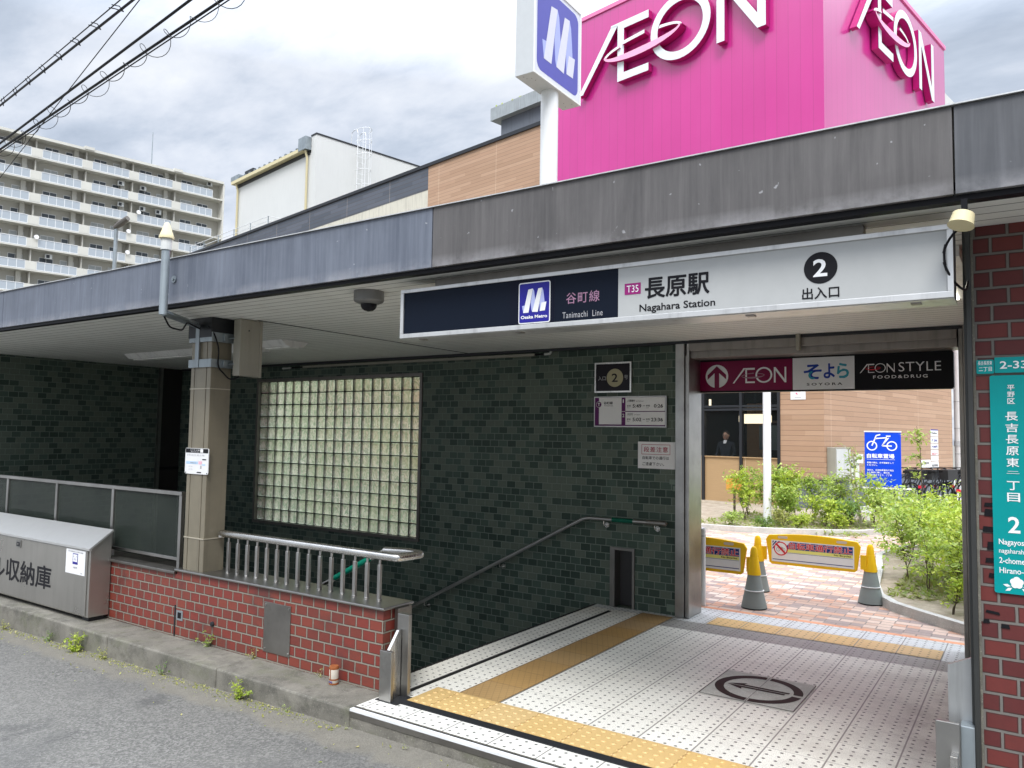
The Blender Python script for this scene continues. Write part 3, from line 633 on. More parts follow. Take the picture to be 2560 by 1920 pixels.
# ------------------------------------------------------------------ back doorway frame
bf = thing('doorway_frame', 'stainless steel frame around the rear doorway under the hanging shop sign', 'door frame', (-1.6, 6.9, 0))
mb = MB().box(-2.70, -2.615, 6.66, 6.76, .003, 2.49); mb.box(-2.612, -2.595, 6.68, 6.76, .003, 2.36); mb.box(-2.70, -2.57, 6.762, 6.98, .003, 2.49); mb.box(-2.592, -2.568, 6.66, 6.761, .003, 2.49)
mb.build('jamb', 'steel', bf, bevel=.003)
mb = MB().box(-.445, -.418, 6.66, 6.76, .003, 2.49); mb.box(-.455, -.418, 6.762, 6.98, .003, 2.49); mb.box(-.416, -.36, 6.64, 6.98, .003, 2.49); mb.build('jamb', 'steel_d', bf, bevel=.003)
mb = MB().box(-2.567, -.456, 6.70, 6.97, 2.335, 2.49); mb.box(-2.567, -.456, 6.66, 6.699, 2.395, 2.47); mb.box(-2.567, -.43, 6.645, 6.70, 2.4705, 2.505, 1); mb.build('header', [dirty('taupe_header_metal', (.26, .24, .22), .4, .4), 'dark'], bf, bevel=.003)
MB().box(-1.62, -1.585, 6.61, 6.658, 2.355, 2.50).build('latch_cover', 'beige', bf, bevel=.006)
MB().box(-.36, 1.1, 6.70, 7.0, -.3, 2.50).build('side_wall', 'gtile', bf)
# hanging shop sign with three faces
hs = thing('hanging_shop_sign', 'long box sign of red, white and black faces hanging in the rear doorway', 'sign', (-1.6, 6.95, 2.2))
mb = MB().prism(rrect(2.105, .305, .02), (-2.605, 6.951, 2.031), XR, ZU, (0, .07, 0)); mb.box(-2.48, -.62, 6.96, 7.01, 2.336, 2.40); mb.build('box', 'black', hs)
mb = MB(); Y = 6.9495; frect(mb, -2.585, -1.732, 2.047, 2.318, Y, 0); frect(mb, -1.729, -1.226, 2.043, 2.322, Y, 1); frect(mb, -1.222, -.52, 2.043, 2.33, Y, 2); mb.build('face', ['aeonred', 'signwhite', 'black'], hs)
mb = MB(); Y = 6.9478; fdisc(mb, -2.41, 2.181, .107, Y, 0)
mb.add([(-2.41+x_, Y-.0012, 2.181+z_) for x_, z_ in ((0, .095), (.088, .012), (.088, -.03), (.022, .03), (.022, -.107), (-.022, -.107), (-.022, .03), (-.088, -.03), (-.088, .012))], [(0, 6, 5, 4, 3), (0, 3, 2, 1), (0, 8, 7, 6)], 1)
mb.build('arrow_mark', ['signwhite', 'aeonred'], hs)
# shared letter set, unit height 1; returns list of (outline polygons) so that every copy of the mark has the same shape
def o_ring(cx, cy, rx, ry, s, n=44):
    return [[(cx+rx*math.cos(a), cy+ry*math.sin(a)), (cx+rx*math.cos(b), cy+ry*math.sin(b)), (cx+(rx-s)*math.cos(b), cy+(ry-s)*math.sin(b)), (cx+(rx-s)*math.cos(a), cy+(ry-s)*math.sin(a))]
            for a, b in ((2*math.pi*k/n, 2*math.pi*(k+1)/n) for k in range(n))]
def mark_polys(s=.13):
    W = []
    W.append([(0, 0), (.10, 0), (.85, 1.0), (.70, 1.0)]); W.append([(.84, 0), (.84+s, 0), (.84+s, 1.03), (.70, 1.03), (.70, .985), (.84, .985)])
    W.append([(.84+s, .9), (1.46, .9), (1.46, 1.03), (.84+s, 1.03)]); W.append([(.84+s, 0), (1.46, 0), (1.46, s), (.84+s, s)])
    W += o_ring(2.04, .53, .54, .535, s)
    W.append([(2.68, 0), (2.68+s, 0), (2.68+s, 1.03), (2.68, 1.03)]); W.append([(3.46-s, .0), (3.46, 0), (3.46, 1.03), (3.46-s, 1.03)]); W.append([(2.68+s, 1.03), (2.68+s, .80), (3.46-s, 0), (3.46-s, .23)])
    B = []; n = 26
    for k in range(n):     # swoosh: lower arc, thick in the middle
        a, b = R(178+184*k/n), R(178+184*(k+1)/n)
        def e(t, o): return (1.34+(.73+o)*math.cos(t), .50+(.135+o)*math.sin(t)+.03*math.cos(t))
        ta = .012+.045*math.sin((a-R(178))/R(184)*math.pi); tb = .012+.045*math.sin((b-R(178))/R(184)*math.pi)
        B.append([e(a, ta), e(b, tb), e(b, -tb), e(a, -ta)])
    T = []
    for k in range(12):
        for (A0, A1) in ((2, 62), (128, 178)):
            a, b = R(A0+(A1-A0)*k/12), R(A0+(A1-A0)*(k+1)/12)
            def e2_(t, o): return (1.34+(.73+o)*math.cos(t), .50+(.135+o)*math.sin(t)+.03*math.cos(t))
            T.append([e2_(a, .028), e2_(b, .028), e2_(b, -.028), e2_(a, -.028)])
    T.append([(.96, .60), (1.40, .64), (1.40, .70), (.96, .66)])
    return W, B, T
def flat_mark(mb, O, X, Y, w, h, mw, mb_, L, s=.11):
    W, B, T = mark_polys(s); O, X, Y, L = Vector(O), Vector(X), Vector(Y), Vector(L)
    for polys, mi, k in ((W, mw, 0), (T, mb_, 1), (B, mb_, 1)):
        for j, P in enumerate(polys):
            if sum(P[i][0]*P[(i+1) % len(P)][1]-P[(i+1) % len(P)][0]*P[i][1] for i in range(len(P))) < 0: P = P[::-1]
            mb.add([O+X*(p[0]*w/3.46)+Y*(p[1]*h/1.03)+L*(k+.01*(j % 5)) for p in P], [tuple(range(len(P)))], mi)
mb = MB(); flat_mark(mb, (-2.262, 6.9478, 2.112), XR, ZU, .478, .137, 0, 1, (0, -.0004, 0)); mb.build('red_face_lettering', ['signwhite', plain('dull_pink', (.36, .20, .26), .4)], hs)
mb = MB(); Y = 6.9478
ftext(mb, 'SOYORA', -1.612, -1.322, 2.078, 2.100, Y, .02, 2, 1.5)
# kana drawn in two blues
ftext(mb, 'そ', -1.632, -1.492, 2.136, 2.258, Y, .03, 0); ftext(mb, 'よ', -1.470, -1.362 if 0 else -1.385, 2.140, 2.262, Y, .03, 0); ftext(mb, 'ら', -1.362, -1.272, 2.140, 2.262, Y, .03, 1)
for (cx, cz, r_, a0, a1) in ((-1.562, 2.168, .036, 95, 300), (-1.312, 2.176, .040, -120, 110)): fdisc(mb, cx, cz, r_, Y-.001, 1, 18, r_-.016, a0, a1)
mb.build('white_face_lettering', ['soyblue', 'soyteal', 'ink'], hs)
mb = MB(); flat_mark(mb, (-1.185, 6.9478, 2.174), XR, ZU, .265, .074, 0, 1, (0, -.0004, 0), .08); ftext(mb, 'STYLE', -.892, -.587, 2.178, 2.254, 6.9478, -.005, 0, 1.05); ftext(mb, 'FOOD&DRUG', -1.083, -.683, 2.124, 2.150, 6.9478, .01, 0, 1.35)
mb.build('black_face_lettering', ['signwhite', 'red'], hs)
for (x0, x1) in ((-2.595, -2.485), (-.605, -.50)):
    MB().box(x0, x1, 6.97, 7.0, 2.337, 2.372).build('hanger', 'beige', hs)

# ------------------------------------------------------------------ plaques on the tiled wall
def slab(mb, x0, x1, z0, z1, yf, yb, mi=0): return mb.box(x0, x1, yf, yb, z0, z1, mi)
pq = thing('exit_number_plaque', 'dark glossy plaque with a gold circled 2 on the tiled wall', 'plaque', (-3.34, 6.69, 2.18))
mb = MB(); slab(mb, -3.54, -3.148, 2.033, 2.048, 6.672, 6.699); slab(mb, -3.54, -3.148, 2.311, 2.326, 6.672, 6.699); slab(mb, -3.54, -3.525, 2.048, 2.311, 6.672, 6.699); slab(mb, -3.163, -3.148, 2.048, 2.311, 6.672, 6.699); mb.build('frame', 'steel_l', pq)
slab(MB(), -3.525, -3.163, 2.048, 2.311, 6.682, 6.698).build('panel', 'plq', pq)
mb = MB(); fdisc(mb, -3.325, 2.175, .088, 6.6812, 0); ftext(mb, '2', -3.358, -3.294, 2.135, 2.217, 6.6800, .015, 1); ftext(mb, '入口', -3.505, -3.425, 2.152, 2.193, 6.6812, .01, 2); ftext(mb, '号', -3.225, -3.187, 2.158, 2.198, 6.6812, .01, 2); mb.build('lettering', ['gold', 'plq', 'greytxt'], pq)
tt = thing('timetable_sign', 'white and purple first and last train time sign under the plaque', 'sign', (-3.16, 6.69, 1.85))
slab(MB(), -3.543, -2.79, 1.70, 1.995, 6.672, 6.699).build('frame', 'steel', tt)
mb = MB(); Y = 6.6710; frect(mb, -3.532, -2.803, 1.712, 1.983, Y, 0)
frect(mb, -3.487, -3.246, 1.726, 1.981, Y-.001, 1); frect(mb, -3.205, -2.803, 1.853, 1.981, Y-.001, 1); frect(mb, -3.205, -2.803, 1.722, 1.845, Y-.001, 1); frect(mb, -3.246, -3.205, 1.8475, 1.851, Y-.0012, 1); mb.build('face', ['purple', 'paper'], tt)
mb = MB(); Y = 6.6690; fdisc(mb, -3.488, 1.918, .028, Y, 0); fdisc(mb, -3.488, 1.918, .0305, Y-.0002, 1, 40, .0275); ftext(mb, 'T', -3.501, -3.475, 1.903, 1.933, Y-.0006, .03, 1)
ftext(mb, '谷町線', -3.435, -3.34, 1.918, 1.945, Y, .02, 2); ftext(mb, 'Tanimachi Line', -3.433, -3.336, 1.900, 1.910, Y, .01, 2)
for (zz, nm, en, t1, t2) in ((1.916, '八尾南行', 'for Yaominami', '5:49', '0:26'), (1.788, '大日行', 'for Dainichi', '5:02', '23:36')):
    ftext(mb, nm, -3.185, -3.105 if len(nm) > 3 else -3.125, zz+.024, zz+.046, Y, .015, 2); ftext(mb, en, -3.092 if len(nm) > 3 else -3.112, -3.02 if len(nm) > 3 else -3.05, zz+.026, zz+.036, Y, 0, 2)
    ftext(mb, '初発', -3.188, -3.150, zz-.022, zz-.004, Y, .01, 2); ftext(mb, 'First', -3.188, -3.162, zz-.036, zz-.027, Y, 0, 2)
    ftext(mb, t1, -3.130, -3.040, zz-.032, zz+.002, Y, .02, 2); ftext(mb, '–', -3.026, -3.004, zz-.016, zz-.012, Y, .01, 2)
    ftext(mb, '終発', -2.992, -2.954, zz-.022, zz-.004, Y, .01, 2); ftext(mb, 'Last', -2.990, -2.966, zz-.036, zz-.027, Y, 0, 2)
    ftext(mb, t2, -2.914 if t2[0] == '0' else -2.942, -2.824, zz-.032, zz+.002, Y, .02, 2)
ftext(mb, '1', -3.233, -3.222, 1.932, 1.965, Y, .02, 1); ftext(mb, '2', -3.236, -3.216, 1.795, 1.828, Y, .02, 1)
mb.build('lettering', ['purple', 'paper', 'ink'], tt)
wn_ = thing('step_warning_notice', 'white notice with red boxed heading beside the doorway frame', 'notice', (-2.9, 6.69, 1.44))
slab(MB(), -3.082, -2.713, 1.317, 1.566, 6.690, 6.699).build('sheet', 'paper', wn_)
mb = MB(); Y = 6.6890
for q in ((-3.045, -2.76, 1.538, 1.542), (-3.045, -2.76, 1.448, 1.452), (-3.045, -3.041, 1.452, 1.538), (-2.764, -2.76, 1.452, 1.538)): frect(mb, *q, Y, 0)
ftext(mb, '段差注意', -3.022, -2.782, 1.470, 1.520, Y, .012, 0, 1.15); ftext(mb, '自転車での通行は', -3.035, -2.772, 1.402, 1.432, Y, .012, 1); ftext(mb, 'ご遠慮下さい。', -3.035, -2.82, 1.345, 1.376, Y, .012, 1)
mb.build('lettering', ['redink', 'ink'], wn_)

# ------------------------------------------------------------------ canopy
cn = thing('canopy', 'flat station entrance canopy with weathered metal fascia panels and slatted soffit', 'canopy', (-5, 3.13, 2.5))
px_ = [-15, -12.7, -10.2, -7.70, -5.115, -2.652, -.2115, 2.3, 5.0]
for i in range(len(px_)-1):
    mt_ = 'fas_b' if px_[i+1] < -2.6 else ('fas_w' if px_[i] < -.3-2 else 'fas_g')
    MB().box(px_[i]+.003, px_[i+1]-.003, 3.13, 3.16, 2.505, 2.83).build('fascia_panel', mt_, cn, bevel=.002)
MB().box(-15, 5, 3.118, 3.30, 2.831, 2.836).build('top_flashing', 'alu', cn)
MB().box(-15, 5, 3.150, 3.205, 2.483, 2.504).build('drip_edge', 'black', cn)
MB().box(-15, 5, 3.2051, 7.04, 2.492, 2.54).build('soffit', 'soffit', cn)
MB().box(-15, 5, 3.162, 7.06, 2.56, 2.826).build('roof_slab', 'conc', cn)
mb = MB(); a, b = Vector((-5.03, 3.87, 2.4905)), Vector((-5.20, 6.69, 2.4905)); mb.quad(a, a+Vector((.016, 0, 0)), b+Vector((.016, 0, 0)), b); mb.quad((-2.2, 3.3, 2.4903), (-2.19, 3.3, 2.4903), (-2.19, 6.6, 2.4903), (-2.2, 6.6, 2.4903)); 
MB().box(-5.10, -5.088, 3.9, 6.69, 2.4875, 2.4915).box(-15, 5, 6.655, 6.699, 2.465, 2.4915).build('soffit_trim', 'dark', cn)
MB().tube([(-5.035, 3.122, 2.678), (-5.035, 3.1299, 2.678)], .026, 18).tube([(-5.035, 3.114, 2.678), (-5.035, 3.123, 2.678)], .010, 10).build('bolt_plate', 'galv', cn, True)
# lamp fittings on the soffit
def ceil_lamp(label, x0, x1, yc, lit):
    t = thing('ceiling_light', label, 'lamp', ((x0+x1)/2, yc, 2.45), 'fluorescent lights under the canopy')
    mb = MB(); P = [(-.17, 0), (.17, 0), (.10, -.055), (-.10, -.055)]
    mb.prism([(p[0], p[1]) for p in P], (x0, yc, 2.491), (0, 1, 0), (0, 0, 1), (x1-x0, 0, 0)); mb.build('reflector', 'lampoff', t)
    MB().box(x0+.02, x1-.02, yc-.06, yc+.06, 2.424, 2.4355).build('diffuser', 'lamp' if lit else 'lampoff', t); return t
ceil_lamp('long unlit ceiling light above the stairs left of the beige column', -8.9, -6.6, 5.1, False)
ceil_lamp('short ceiling light just right of the beige column box', -6.35, -5.95, 5.0, False)
t = thing('ceiling_light', 'lit ceiling light seen behind the right end of the station sign', 'lamp', (-.45, 4.4, 2.45), 'fluorescent lights under the canopy')
MB().box(-.60, -.25, 3.9, 5.1, 2.440, 2.491).build('reflector', 'lampoff', t); MB().box(-.52, -.33, 3.93, 5.07, 2.431, 2.4395).build('diffuser', 'lamp', t)
# dome camera
dc = thing('dome_camera', 'grey dome security camera under the canopy left of the station sign', 'camera', (-3.41, 3.43, 2.49))
MB().lathe([(.094, 0), (.094, -.058), (.088, -.066), (.060, -.080)], (-3.41, 3.43, 2.4915), 28).build('housing', dirty('grey_camera_housing', (.20, .20, .195), .4, .2), dc, True)
MB().lathe([(.050, -.0795), (.049, -.094), (.042, -.108), (.028, -.119), (.008, -.1245)], (-3.41, 3.43, 2.4915), 24).build('dome', plain('smoked_dome', (.015, .015, .018), .08), dc, True)

# ------------------------------------------------------------------ column with its box, bands and information plate
c_ = thing('support_column', 'olive beige clad column standing on the brick parapet', 'column', (-5.405, 3.71, .52))
mb = MB().box(-5.53, -5.285, 3.628, 3.80, .519, 2.492)
mb.box(-5.535, -5.492, 3.620, 3.6279, .519, 2.43); mb.box(-5.484, -5.338, 3.620, 3.6279, .519, 2.43); mb.box(-5.330, -5.2805, 3.620, 3.6279, .519, 2.43)
mb.box(-5.2849, -5.2790, 3.621, 3.802, .519, 2.43); mb.build('shaft', 'column', c_, bevel=.003)
mb = MB(); 
for zz in (.77, 1.93): mb.box(-5.538, -5.277, 3.616, 3.6195, zz, zz+.008); mb.box(-5.2788, -5.276, 3.616, 3.80, zz, zz+.008)
mb.build('joint_strip', plain('pale_joint', (.42, .38, .30), .5), c_)
MB().box(-5.56, -5.262, 3.60, 3.83, 2.335, 2.4915).build('collar', 'dark', c_)
ob_ = thing('antenna_bracket_mast', 'galvanised mast with a cream cone tip clamped beside the column', 'antenna', (-4.975, 3.02, 2.4))
MB().tube([(-4.975, 3.02, 2.405), (-4.975, 3.02, 2.86)], .028, 16).build('pole', 'galv', ob_, True)
MB().lathe([(.036, 2.86), (.036, 2.935), (.034, 2.94)], (-4.975, 3.02, 0), 20).build('collar', 'offwhite', ob_, True)
MB().lathe([(.050, 2.94), (.050, 2.955), (.045, 2.965), (.018, 3.045), (.008, 3.055)], (-4.975, 3.02, 0), 20).build('cone_tip', 'cream', ob_, True)
MB().tube([(-4.975, 3.02, 2.42), (-5.15, 3.24, 2.425), (-5.42, 3.585, 2.43)], .026, 4).build('arm', 'galv', ob_)
mb = MB()
for z0, z1 in ((2.30, 2.375), (2.10, 2.165)): mb.box(-5.552, -5.265, 3.603, 3.615, z0, z1); mb.box(-5.2648, -5.257, 3.603, 3.80, z0, z1); mb.box(-5.257, -5.235, 3.70, 3.73, z0+.01, z1-.01); mb.tube([(-5.256, 3.76, (z0+z1)/2), (-5.19, 3.76, (z0+z1)/2)], .006, 8)
mb.box(-5.462, -5.415, 3.597, 3.6029, 2.10, 2.42); mb.build('clamp_band', 'galv', ob_, bevel=.002)
MB().tube(bent([(-4.985, 3.03, 2.405), (-5.02, 3.10, 2.33), (-5.10, 3.25, 2.33), (-5.20, 3.35, 2.41), (-5.38, 3.58, 2.40)], .04), .006, 8).tube(bent([(-5.30, 3.60, 2.42), (-5.25, 3.62, 2.36), (-5.245, 3.66, 2.25), (-5.25, 3.66, 2.10), (-5.235, 3.70, 2.06), (-5.20, 3.74, 2.00), (-5.17, 3.80, 2.035)], .04), .006, 8).build('cable', 'black', ob_, True)
jb = thing('equipment_box', 'tall beige equipment box fixed high beside the column', 'box', (-5.16, 3.86, 2.04))
MB().box(-5.206, -5.122, 3.761, 3.945, 2.04, 2.488).build('body', 'beige', jb, bevel=.004); MB().box(-5.2065, -5.1205, 3.9455, 3.972, 2.035, 2.489).build('back_flange', 'beige', jb, bevel=.003)
MB().tube([(-5.1215, 3.84, 2.40), (-5.118, 3.84, 2.40)], .006, 10).build('keyhole', 'dark', jb); MB().box(-5.279, -5.207, 3.84, 3.87, 2.34, 2.37).box(-5.279, -5.207, 3.84, 3.87, 2.12, 2.15).build('wall_bracket', 'galv', jb)
ip = thing('information_plate', 'white notice plate with black header fixed to the beige column', 'notice', (-5.4, 3.61, 1.37))
mb = MB().prism(rrect(.30, .20, .012), (-5.55, 3.611, 1.268), XR, ZU, (0, .006, 0)); mb.build('plate', 'bpaper', ip)
mb = MB(); Y = 3.6098; frect(mb, -5.545, -5.255, 1.432, 1.465, Y, 0); frect(mb, -5.355, -5.318, 1.435, 1.463, Y-.001, 3)
ftext(mb, 'エレベーター のご案内', -5.482, -5.362, 1.448, 1.459, Y-.001, .01, 3); ftext(mb, 'Elevator information', -5.475, -5.37, 1.437, 1.443, Y-.001, .01, 3)
frect(mb, -5.535, -5.38, 1.345, 1.365, Y, 1); frect(mb, -5.372, -5.33, 1.345, 1.368, Y, 2); frect(mb, -5.33, -5.285, 1.336, 1.348, Y, 1); frect(mb, -5.325, -5.275, 1.378, 1.387, Y, 0); frect(mb, -5.39, -5.335, 1.277, 1.286, Y, 0); frect(mb, -5.35, -5.332, 1.31, 1.335, Y, 4)
ftext(mb, '2号出口 地上階', -5.525, -5.30, 1.408, 1.420, Y-.0005, 0, 4); ftext(mb, '現在地 出入口', -5.48, -5.405, 1.35, 1.36, Y-.0008, .01, 4); ftext(mb, '地下1階', -5.50, -5.45, 1.322, 1.330, Y, 0, 4); ftext(mb, '地下2階', -5.50, -5.45, 1.300, 1.308, Y, 0, 4)
mb.build('printing', ['ink', plain('pale_blue_print', (.45, .62, .80), .5), plain('pale_pink_print', (.80, .45, .55), .5), 'bpaper', 'greytxt'], ip)
for sx, sz in ((-5.537, 1.277), (-5.263, 1.277)): MB().tube([(sx, 3.611, sz), (sx, 3.6085, sz)], .005, 8).build('screw', 'dark', ip)

# ------------------------------------------------------------------ brick parapet
bp = thing('brick_parapet', 'low red brick wall with metal coping along the stair opening', 'wall', (-6, 3.7, 0))
mb = MB().box(-14, -5.59, 3.61, 3.84, .0, .478); mb.box(-5.59, -3.385, 3.61, 3.84, .0, .505)
mb.build('brick_face', 'brick', bp)
MB().box(-14, -3.53, 3.8405, 3.858, -3.8, .47).build('stair_side_face', 'gtile', bp)
MB().box(-14, -5.60, 3.585, 3.87, .479, .503).build('coping', 'steel_d', bp, bevel=.006)
MB().box(-5.598, -3.362, 3.585, 3.872, .5055, .524).build('coping', 'steel', bp, bevel=.007)
mb = MB().box(-4.522, -4.243, 3.604, 3.6095, .068, .412); mb.build('access_plate', 'steel_d', bp, bevel=.002)
for sx in (-4.505, -4.26):
    for sz in (.088, .392): MB().tube([(sx, 3.604, sz), (sx, 3.600, sz)], .008, 10).build('bolt', 'steel', bp)
mb = MB().box(-5.575, -5.49, 3.6065, 3.6095, .13, .205); mb.box(-5.555, -5.51, 3.6055, 3.6064, .145, .190, 1); mb.build('hole_patch', ['galv', 'black'], bp)
mb = MB().lathe([(.020, 0), (.018, -.012), (.008, -.016)], (-5.11, 3.609, .165), 14, 0, 'y'); mb.build('cap', 'dark', bp, True)
mb = MB().box(-5.60, -5.585, 3.605, 3.6096, .0, .24); mb.build('expansion_joint', 'dark', bp)
# railing with balusters
rl = thing('steel_railing', 'polished steel railing with fifteen balusters on the brick parapet', 'railing', (-4.3, 3.74, .52))
MB().tube(bent([(-5.235, 3.74, .785), (-5.235, 3.74, .815), (-3.40, 3.74, .812), (-3.375, 3.95, .812), (-3.50, 3.965, .812), (-3.72, 3.965, .80)], .022), .027, 14).build('top_rail', 'steel_l', rl, True)
bal = None
for i in range(15):
    xb = -5.135+i*(1.585/14)
    if bal is None:
        mb = MB().box(xb-.012, xb+.012, 3.728, 3.752, .526, .755); mb.tube([(xb, 3.74, .755), (xb, 3.74, .79)], .0085, 10); mb.lathe([(.019, .5245), (.017, .531), (.013, .533)], (xb, 3.74, 0), 12); bal = mb.build('baluster', 'steel', rl, True, bevel=.003)
    else:
        o = bal.copy(); COL.objects.link(o); o.parent = rl; o.location = (bal.location.x+(xb-(-5.135)), bal.location.y, bal.location.z)
# glass fence left
gf = thing('glass_balustrade', 'steel framed balustrade of ribbed glass panels left of the column', 'fence', (-8, 3.68, .5))
gx = [-5.675, -6.685, -7.675, -8.68, -9.68, -10.68]
MB().box(-11, -5.655, 3.66, 3.70, 1.082, 1.112).build('top_rail', 'steel', gf, bevel=.003)
for i, x_ in enumerate(gx): MB().box(x_-.018, x_+.018, 3.665, 3.695, .504, 1.0815).build('post', 'steel', gf, bevel=.002)
for i in range(len(gx)-1):
    MB().box(gx[i+1]+.0185, gx[i]-.0185, 3.668, 3.692, .565, .59).build('bottom_rail', 'steel', gf, bevel=.002)
    p_ = MB().box(gx[i+1]+.019, gx[i]-.019, 3.677, 3.683, .5905, 1.0815).build('glass_panel', 'ribglass', gf)
# cabinet
cb_ = thing('storage_cabinet', 'grey steel storage cabinet with sloping lid against the brick wall', 'cabinet', (-7.6, 3.5, 0))
mb = MB(); P = [(3.425, .035), (3.600, .035), (3.600, .728), (3.425, .600)]
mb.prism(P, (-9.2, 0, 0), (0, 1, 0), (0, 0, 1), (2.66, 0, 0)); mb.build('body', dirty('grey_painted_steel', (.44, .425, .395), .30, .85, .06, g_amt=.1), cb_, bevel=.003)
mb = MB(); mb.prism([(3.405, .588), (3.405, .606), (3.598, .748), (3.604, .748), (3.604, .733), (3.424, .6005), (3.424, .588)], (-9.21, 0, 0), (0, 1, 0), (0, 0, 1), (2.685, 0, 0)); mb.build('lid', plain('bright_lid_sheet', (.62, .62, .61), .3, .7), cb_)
MB().box(-9.19, -6.575, 3.416, 3.4245, .045, .582).build('door', dirty('grey_painted_door', (.43, .415, .385), .30, .85, .06, g_amt=.12), cb_, bevel=.003)
mb = MB().box(-7.83, -7.745, 3.408, 3.4155, .500, .566); mb.box(-7.818, -7.757, 3.4065, 3.4078, .51, .55, 1); mb.box(-7.80, -7.775, 3.404, 3.4064, .525, .54, 0); mb.build('latch', ['steel', 'dark'], cb_, bevel=.001)
mb = MB(); ftext(mb, 'ル収納庫', -8.31, -7.165, .185, .385, 3.4145, .018, 0); mb.build('lettering', 'ink', cb_)
st_ = MB(); frect(st_, -6.92, -6.60, .372, .577, 3.4142, 0); st_.build('sticker', 'bpaper', cb_)
mb = MB(); Y = 3.4130; frect(mb, -6.805, -6.72, .455, .545, Y, 0); frect(mb, -6.797, -6.728, .466, .538, Y-.0008, 1); frect(mb, -6.797, -6.728, .463, .475, Y-.001, 0)
for dx_, dz_ in ((-6.785, .515), (-6.765, .50), (-6.745, .515), (-6.775, .488), (-6.752, .488)): mb.add([(dx_-.004, Y-.0015, dz_), (dx_+.004, Y-.0015, dz_), (dx_, Y-.0015, dz_+.014)], [(0, 1, 2)], 0)
ftext(mb, '浸水対策用の止水板を格納', -6.885, -6.64, .553, .565, Y, .01, 2); ftext(mb, '大阪市', -6.795, -6.725, .420, .436, Y, .01, 2); ftext(mb, '交通', -6.67, -6.645, .385, .395, Y, .01, 2)
mb.build('sticker_printing', ['metroblue', 'bpaper', 'greytxt'], cb_)
for x_ in (-9.1, -6.62): MB().box(x_-.05, x_+.05, 3.45, 3.58, .0, .0345).build('foot', 'dark', cb_)

# ------------------------------------------------------------------ flood barrier guide posts
gp = thing('barrier_guide_post', 'pair of stainless flood barrier guide posts at the end of the brick parapet', 'post', (-3.26, 3.6, 0))
MB().box(-3.31, -3.215, 3.505, 3.53, .002, .30).build('front_post', 'steel', gp, bevel=.004)
mb = MB(); mb.prism([(3.531, .004), (3.64, .004), (3.64, .40), (3.62, .40), (3.531, .285)], (-3.28, 0, 0), (0, 1, 0), (0, 0, 1), (.02, 0, 0)); mb.build('slanted_web', 'steel_l', gp)
MB().box(-3.30, -3.205, 3.645, 3.675, .002, .495).build('rear_post', 'steel', gp, bevel=.004)
MB().box(-3.372, -3.345, 3.70, 3.83, .004, .504).build('wall_cover', 'steel_d', gp)
g2 = thing('barrier_guide_post', 'stainless flood barrier guide brackets at the foot of the right brick pier', 'post', (-.28, 3.6, 0))
mb = MB(); mb.prism([(-.307, 0.003), (-.209, .003), (-.209, .757), (-.307, .71)], (0, 3.655, 0), XR, ZU, (0, .02, 0)); mb.build('rear_plate', dirty('pale_satin_sheet', (.42, .43, .43), .35, .6), g2)
MB().box(-.346, -.262, 3.56, 3.58, .003, .51).build('front_post', 'steel', g2, bevel=.003)
MB().box(-.262, -.212, 3.581, 3.654, .003, .50).build('filler', 'galv', g2, bevel=.004); MB().box(-.292, -.266, 3.50, 3.559, .003, .40).build('side_flange', 'steel_l', g2, bevel=.002)
# front opening jamb and right brick pier
pr = thing('brick_pier', 'tall dark red brick pier at the right side of the entrance', 'pier', (.4, 3.8, 0))
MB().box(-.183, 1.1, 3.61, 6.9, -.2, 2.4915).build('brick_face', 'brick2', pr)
MB().box(-.192, -.1832, 3.605, 3.66, .0, 2.49).build('mortar_edge', 'conc', pr)
jm = thing('entrance_jamb', 'dark steel jamb beside the right brick pier', 'door frame', (-.2, 3.62, 0))
mb = MB().box(-.211, -.1925, 3.585, 3.75, .0, 2.491); mb.box(-.222, -.2112, 3.62, 3.70, .0, 2.491); mb.build('jamb', dirty('dark_bronze_metal', (.05, .052, .05), .4, .5), jm, bevel=.002)
# tape marks on pier
mb = MB(); random.seed(3)
for (x0, z0, w_, h_) in ((-.165, 1.325, .04, .028), (-.165, 1.362, .035, .015), (-.172, 1.262, .045, .022), (-.158, 1.192, .04, .032), (-.165, 1.142, .042, .018), (-.155, 1.085, .022, .018), (-.168, .948, .048, .010), (-.178, .905, .024, .015), (-.118, .895, .030, .016)):
    k = random.uniform(-.12, .12); mb.prism([(0, 0), (w_, k*w_), (w_-.003, h_+k*w_), (.003, h_)], (x0, 3.6065, z0), XR, ZU, (0, .003, 0))
mb.build('tape_patch', 'tape', pr)
ad = thing('address_plate', 'tall teal street address plate on the right brick pier', 'sign', (-.05, 3.6, 1.45))
mb = MB().prism(rrect(.20, .852, .008), (-.136, 3.602, 1.030), XR, ZU, (0, .004, 0)); mb.build('plate', 'teal', ad)
mb = MB(); Y = 3.6008; cx = -.0655
def vert(s_, z0, step, w_, h_):
    for i, ch in enumerate(s_): ftext(mb, ch, cx-w_/2, cx+w_/2, z0-i*step-(h_*.28 if ch == '二' else h_)-(.006 if ch == '二' else 0), z0-i*step-(.006 if ch == '二' else 0), Y, .012, 0)
vert('平野区', 1.843, .0265, .024, .021); vert('長吉長原東二丁目', 1.737, .0452, .041, .034)
ftext(mb, '2', -.086, -.046, 1.265, 1.328, Y, .018, 0)
ftext(mb, 'Nagayoshi-', -.118, -.010, 1.212, 1.240, Y, .012, 0); ftext(mb, 'nagaharahigashi', -.118, .008, 1.180, 1.204, Y, .006, 0); ftext(mb, '2-chome', -.118, -.034, 1.146, 1.169, Y, .012, 0); ftext(mb, 'Hirano-ku', -.118, -.014, 1.108, 1.130, Y, .012, 0)
for k in range(5): a = R(90+72*k); fdisc(mb, -.062+.011*math.cos(a), 1.075+.011*math.sin(a), .012, Y-.0002*k, 0, 16)
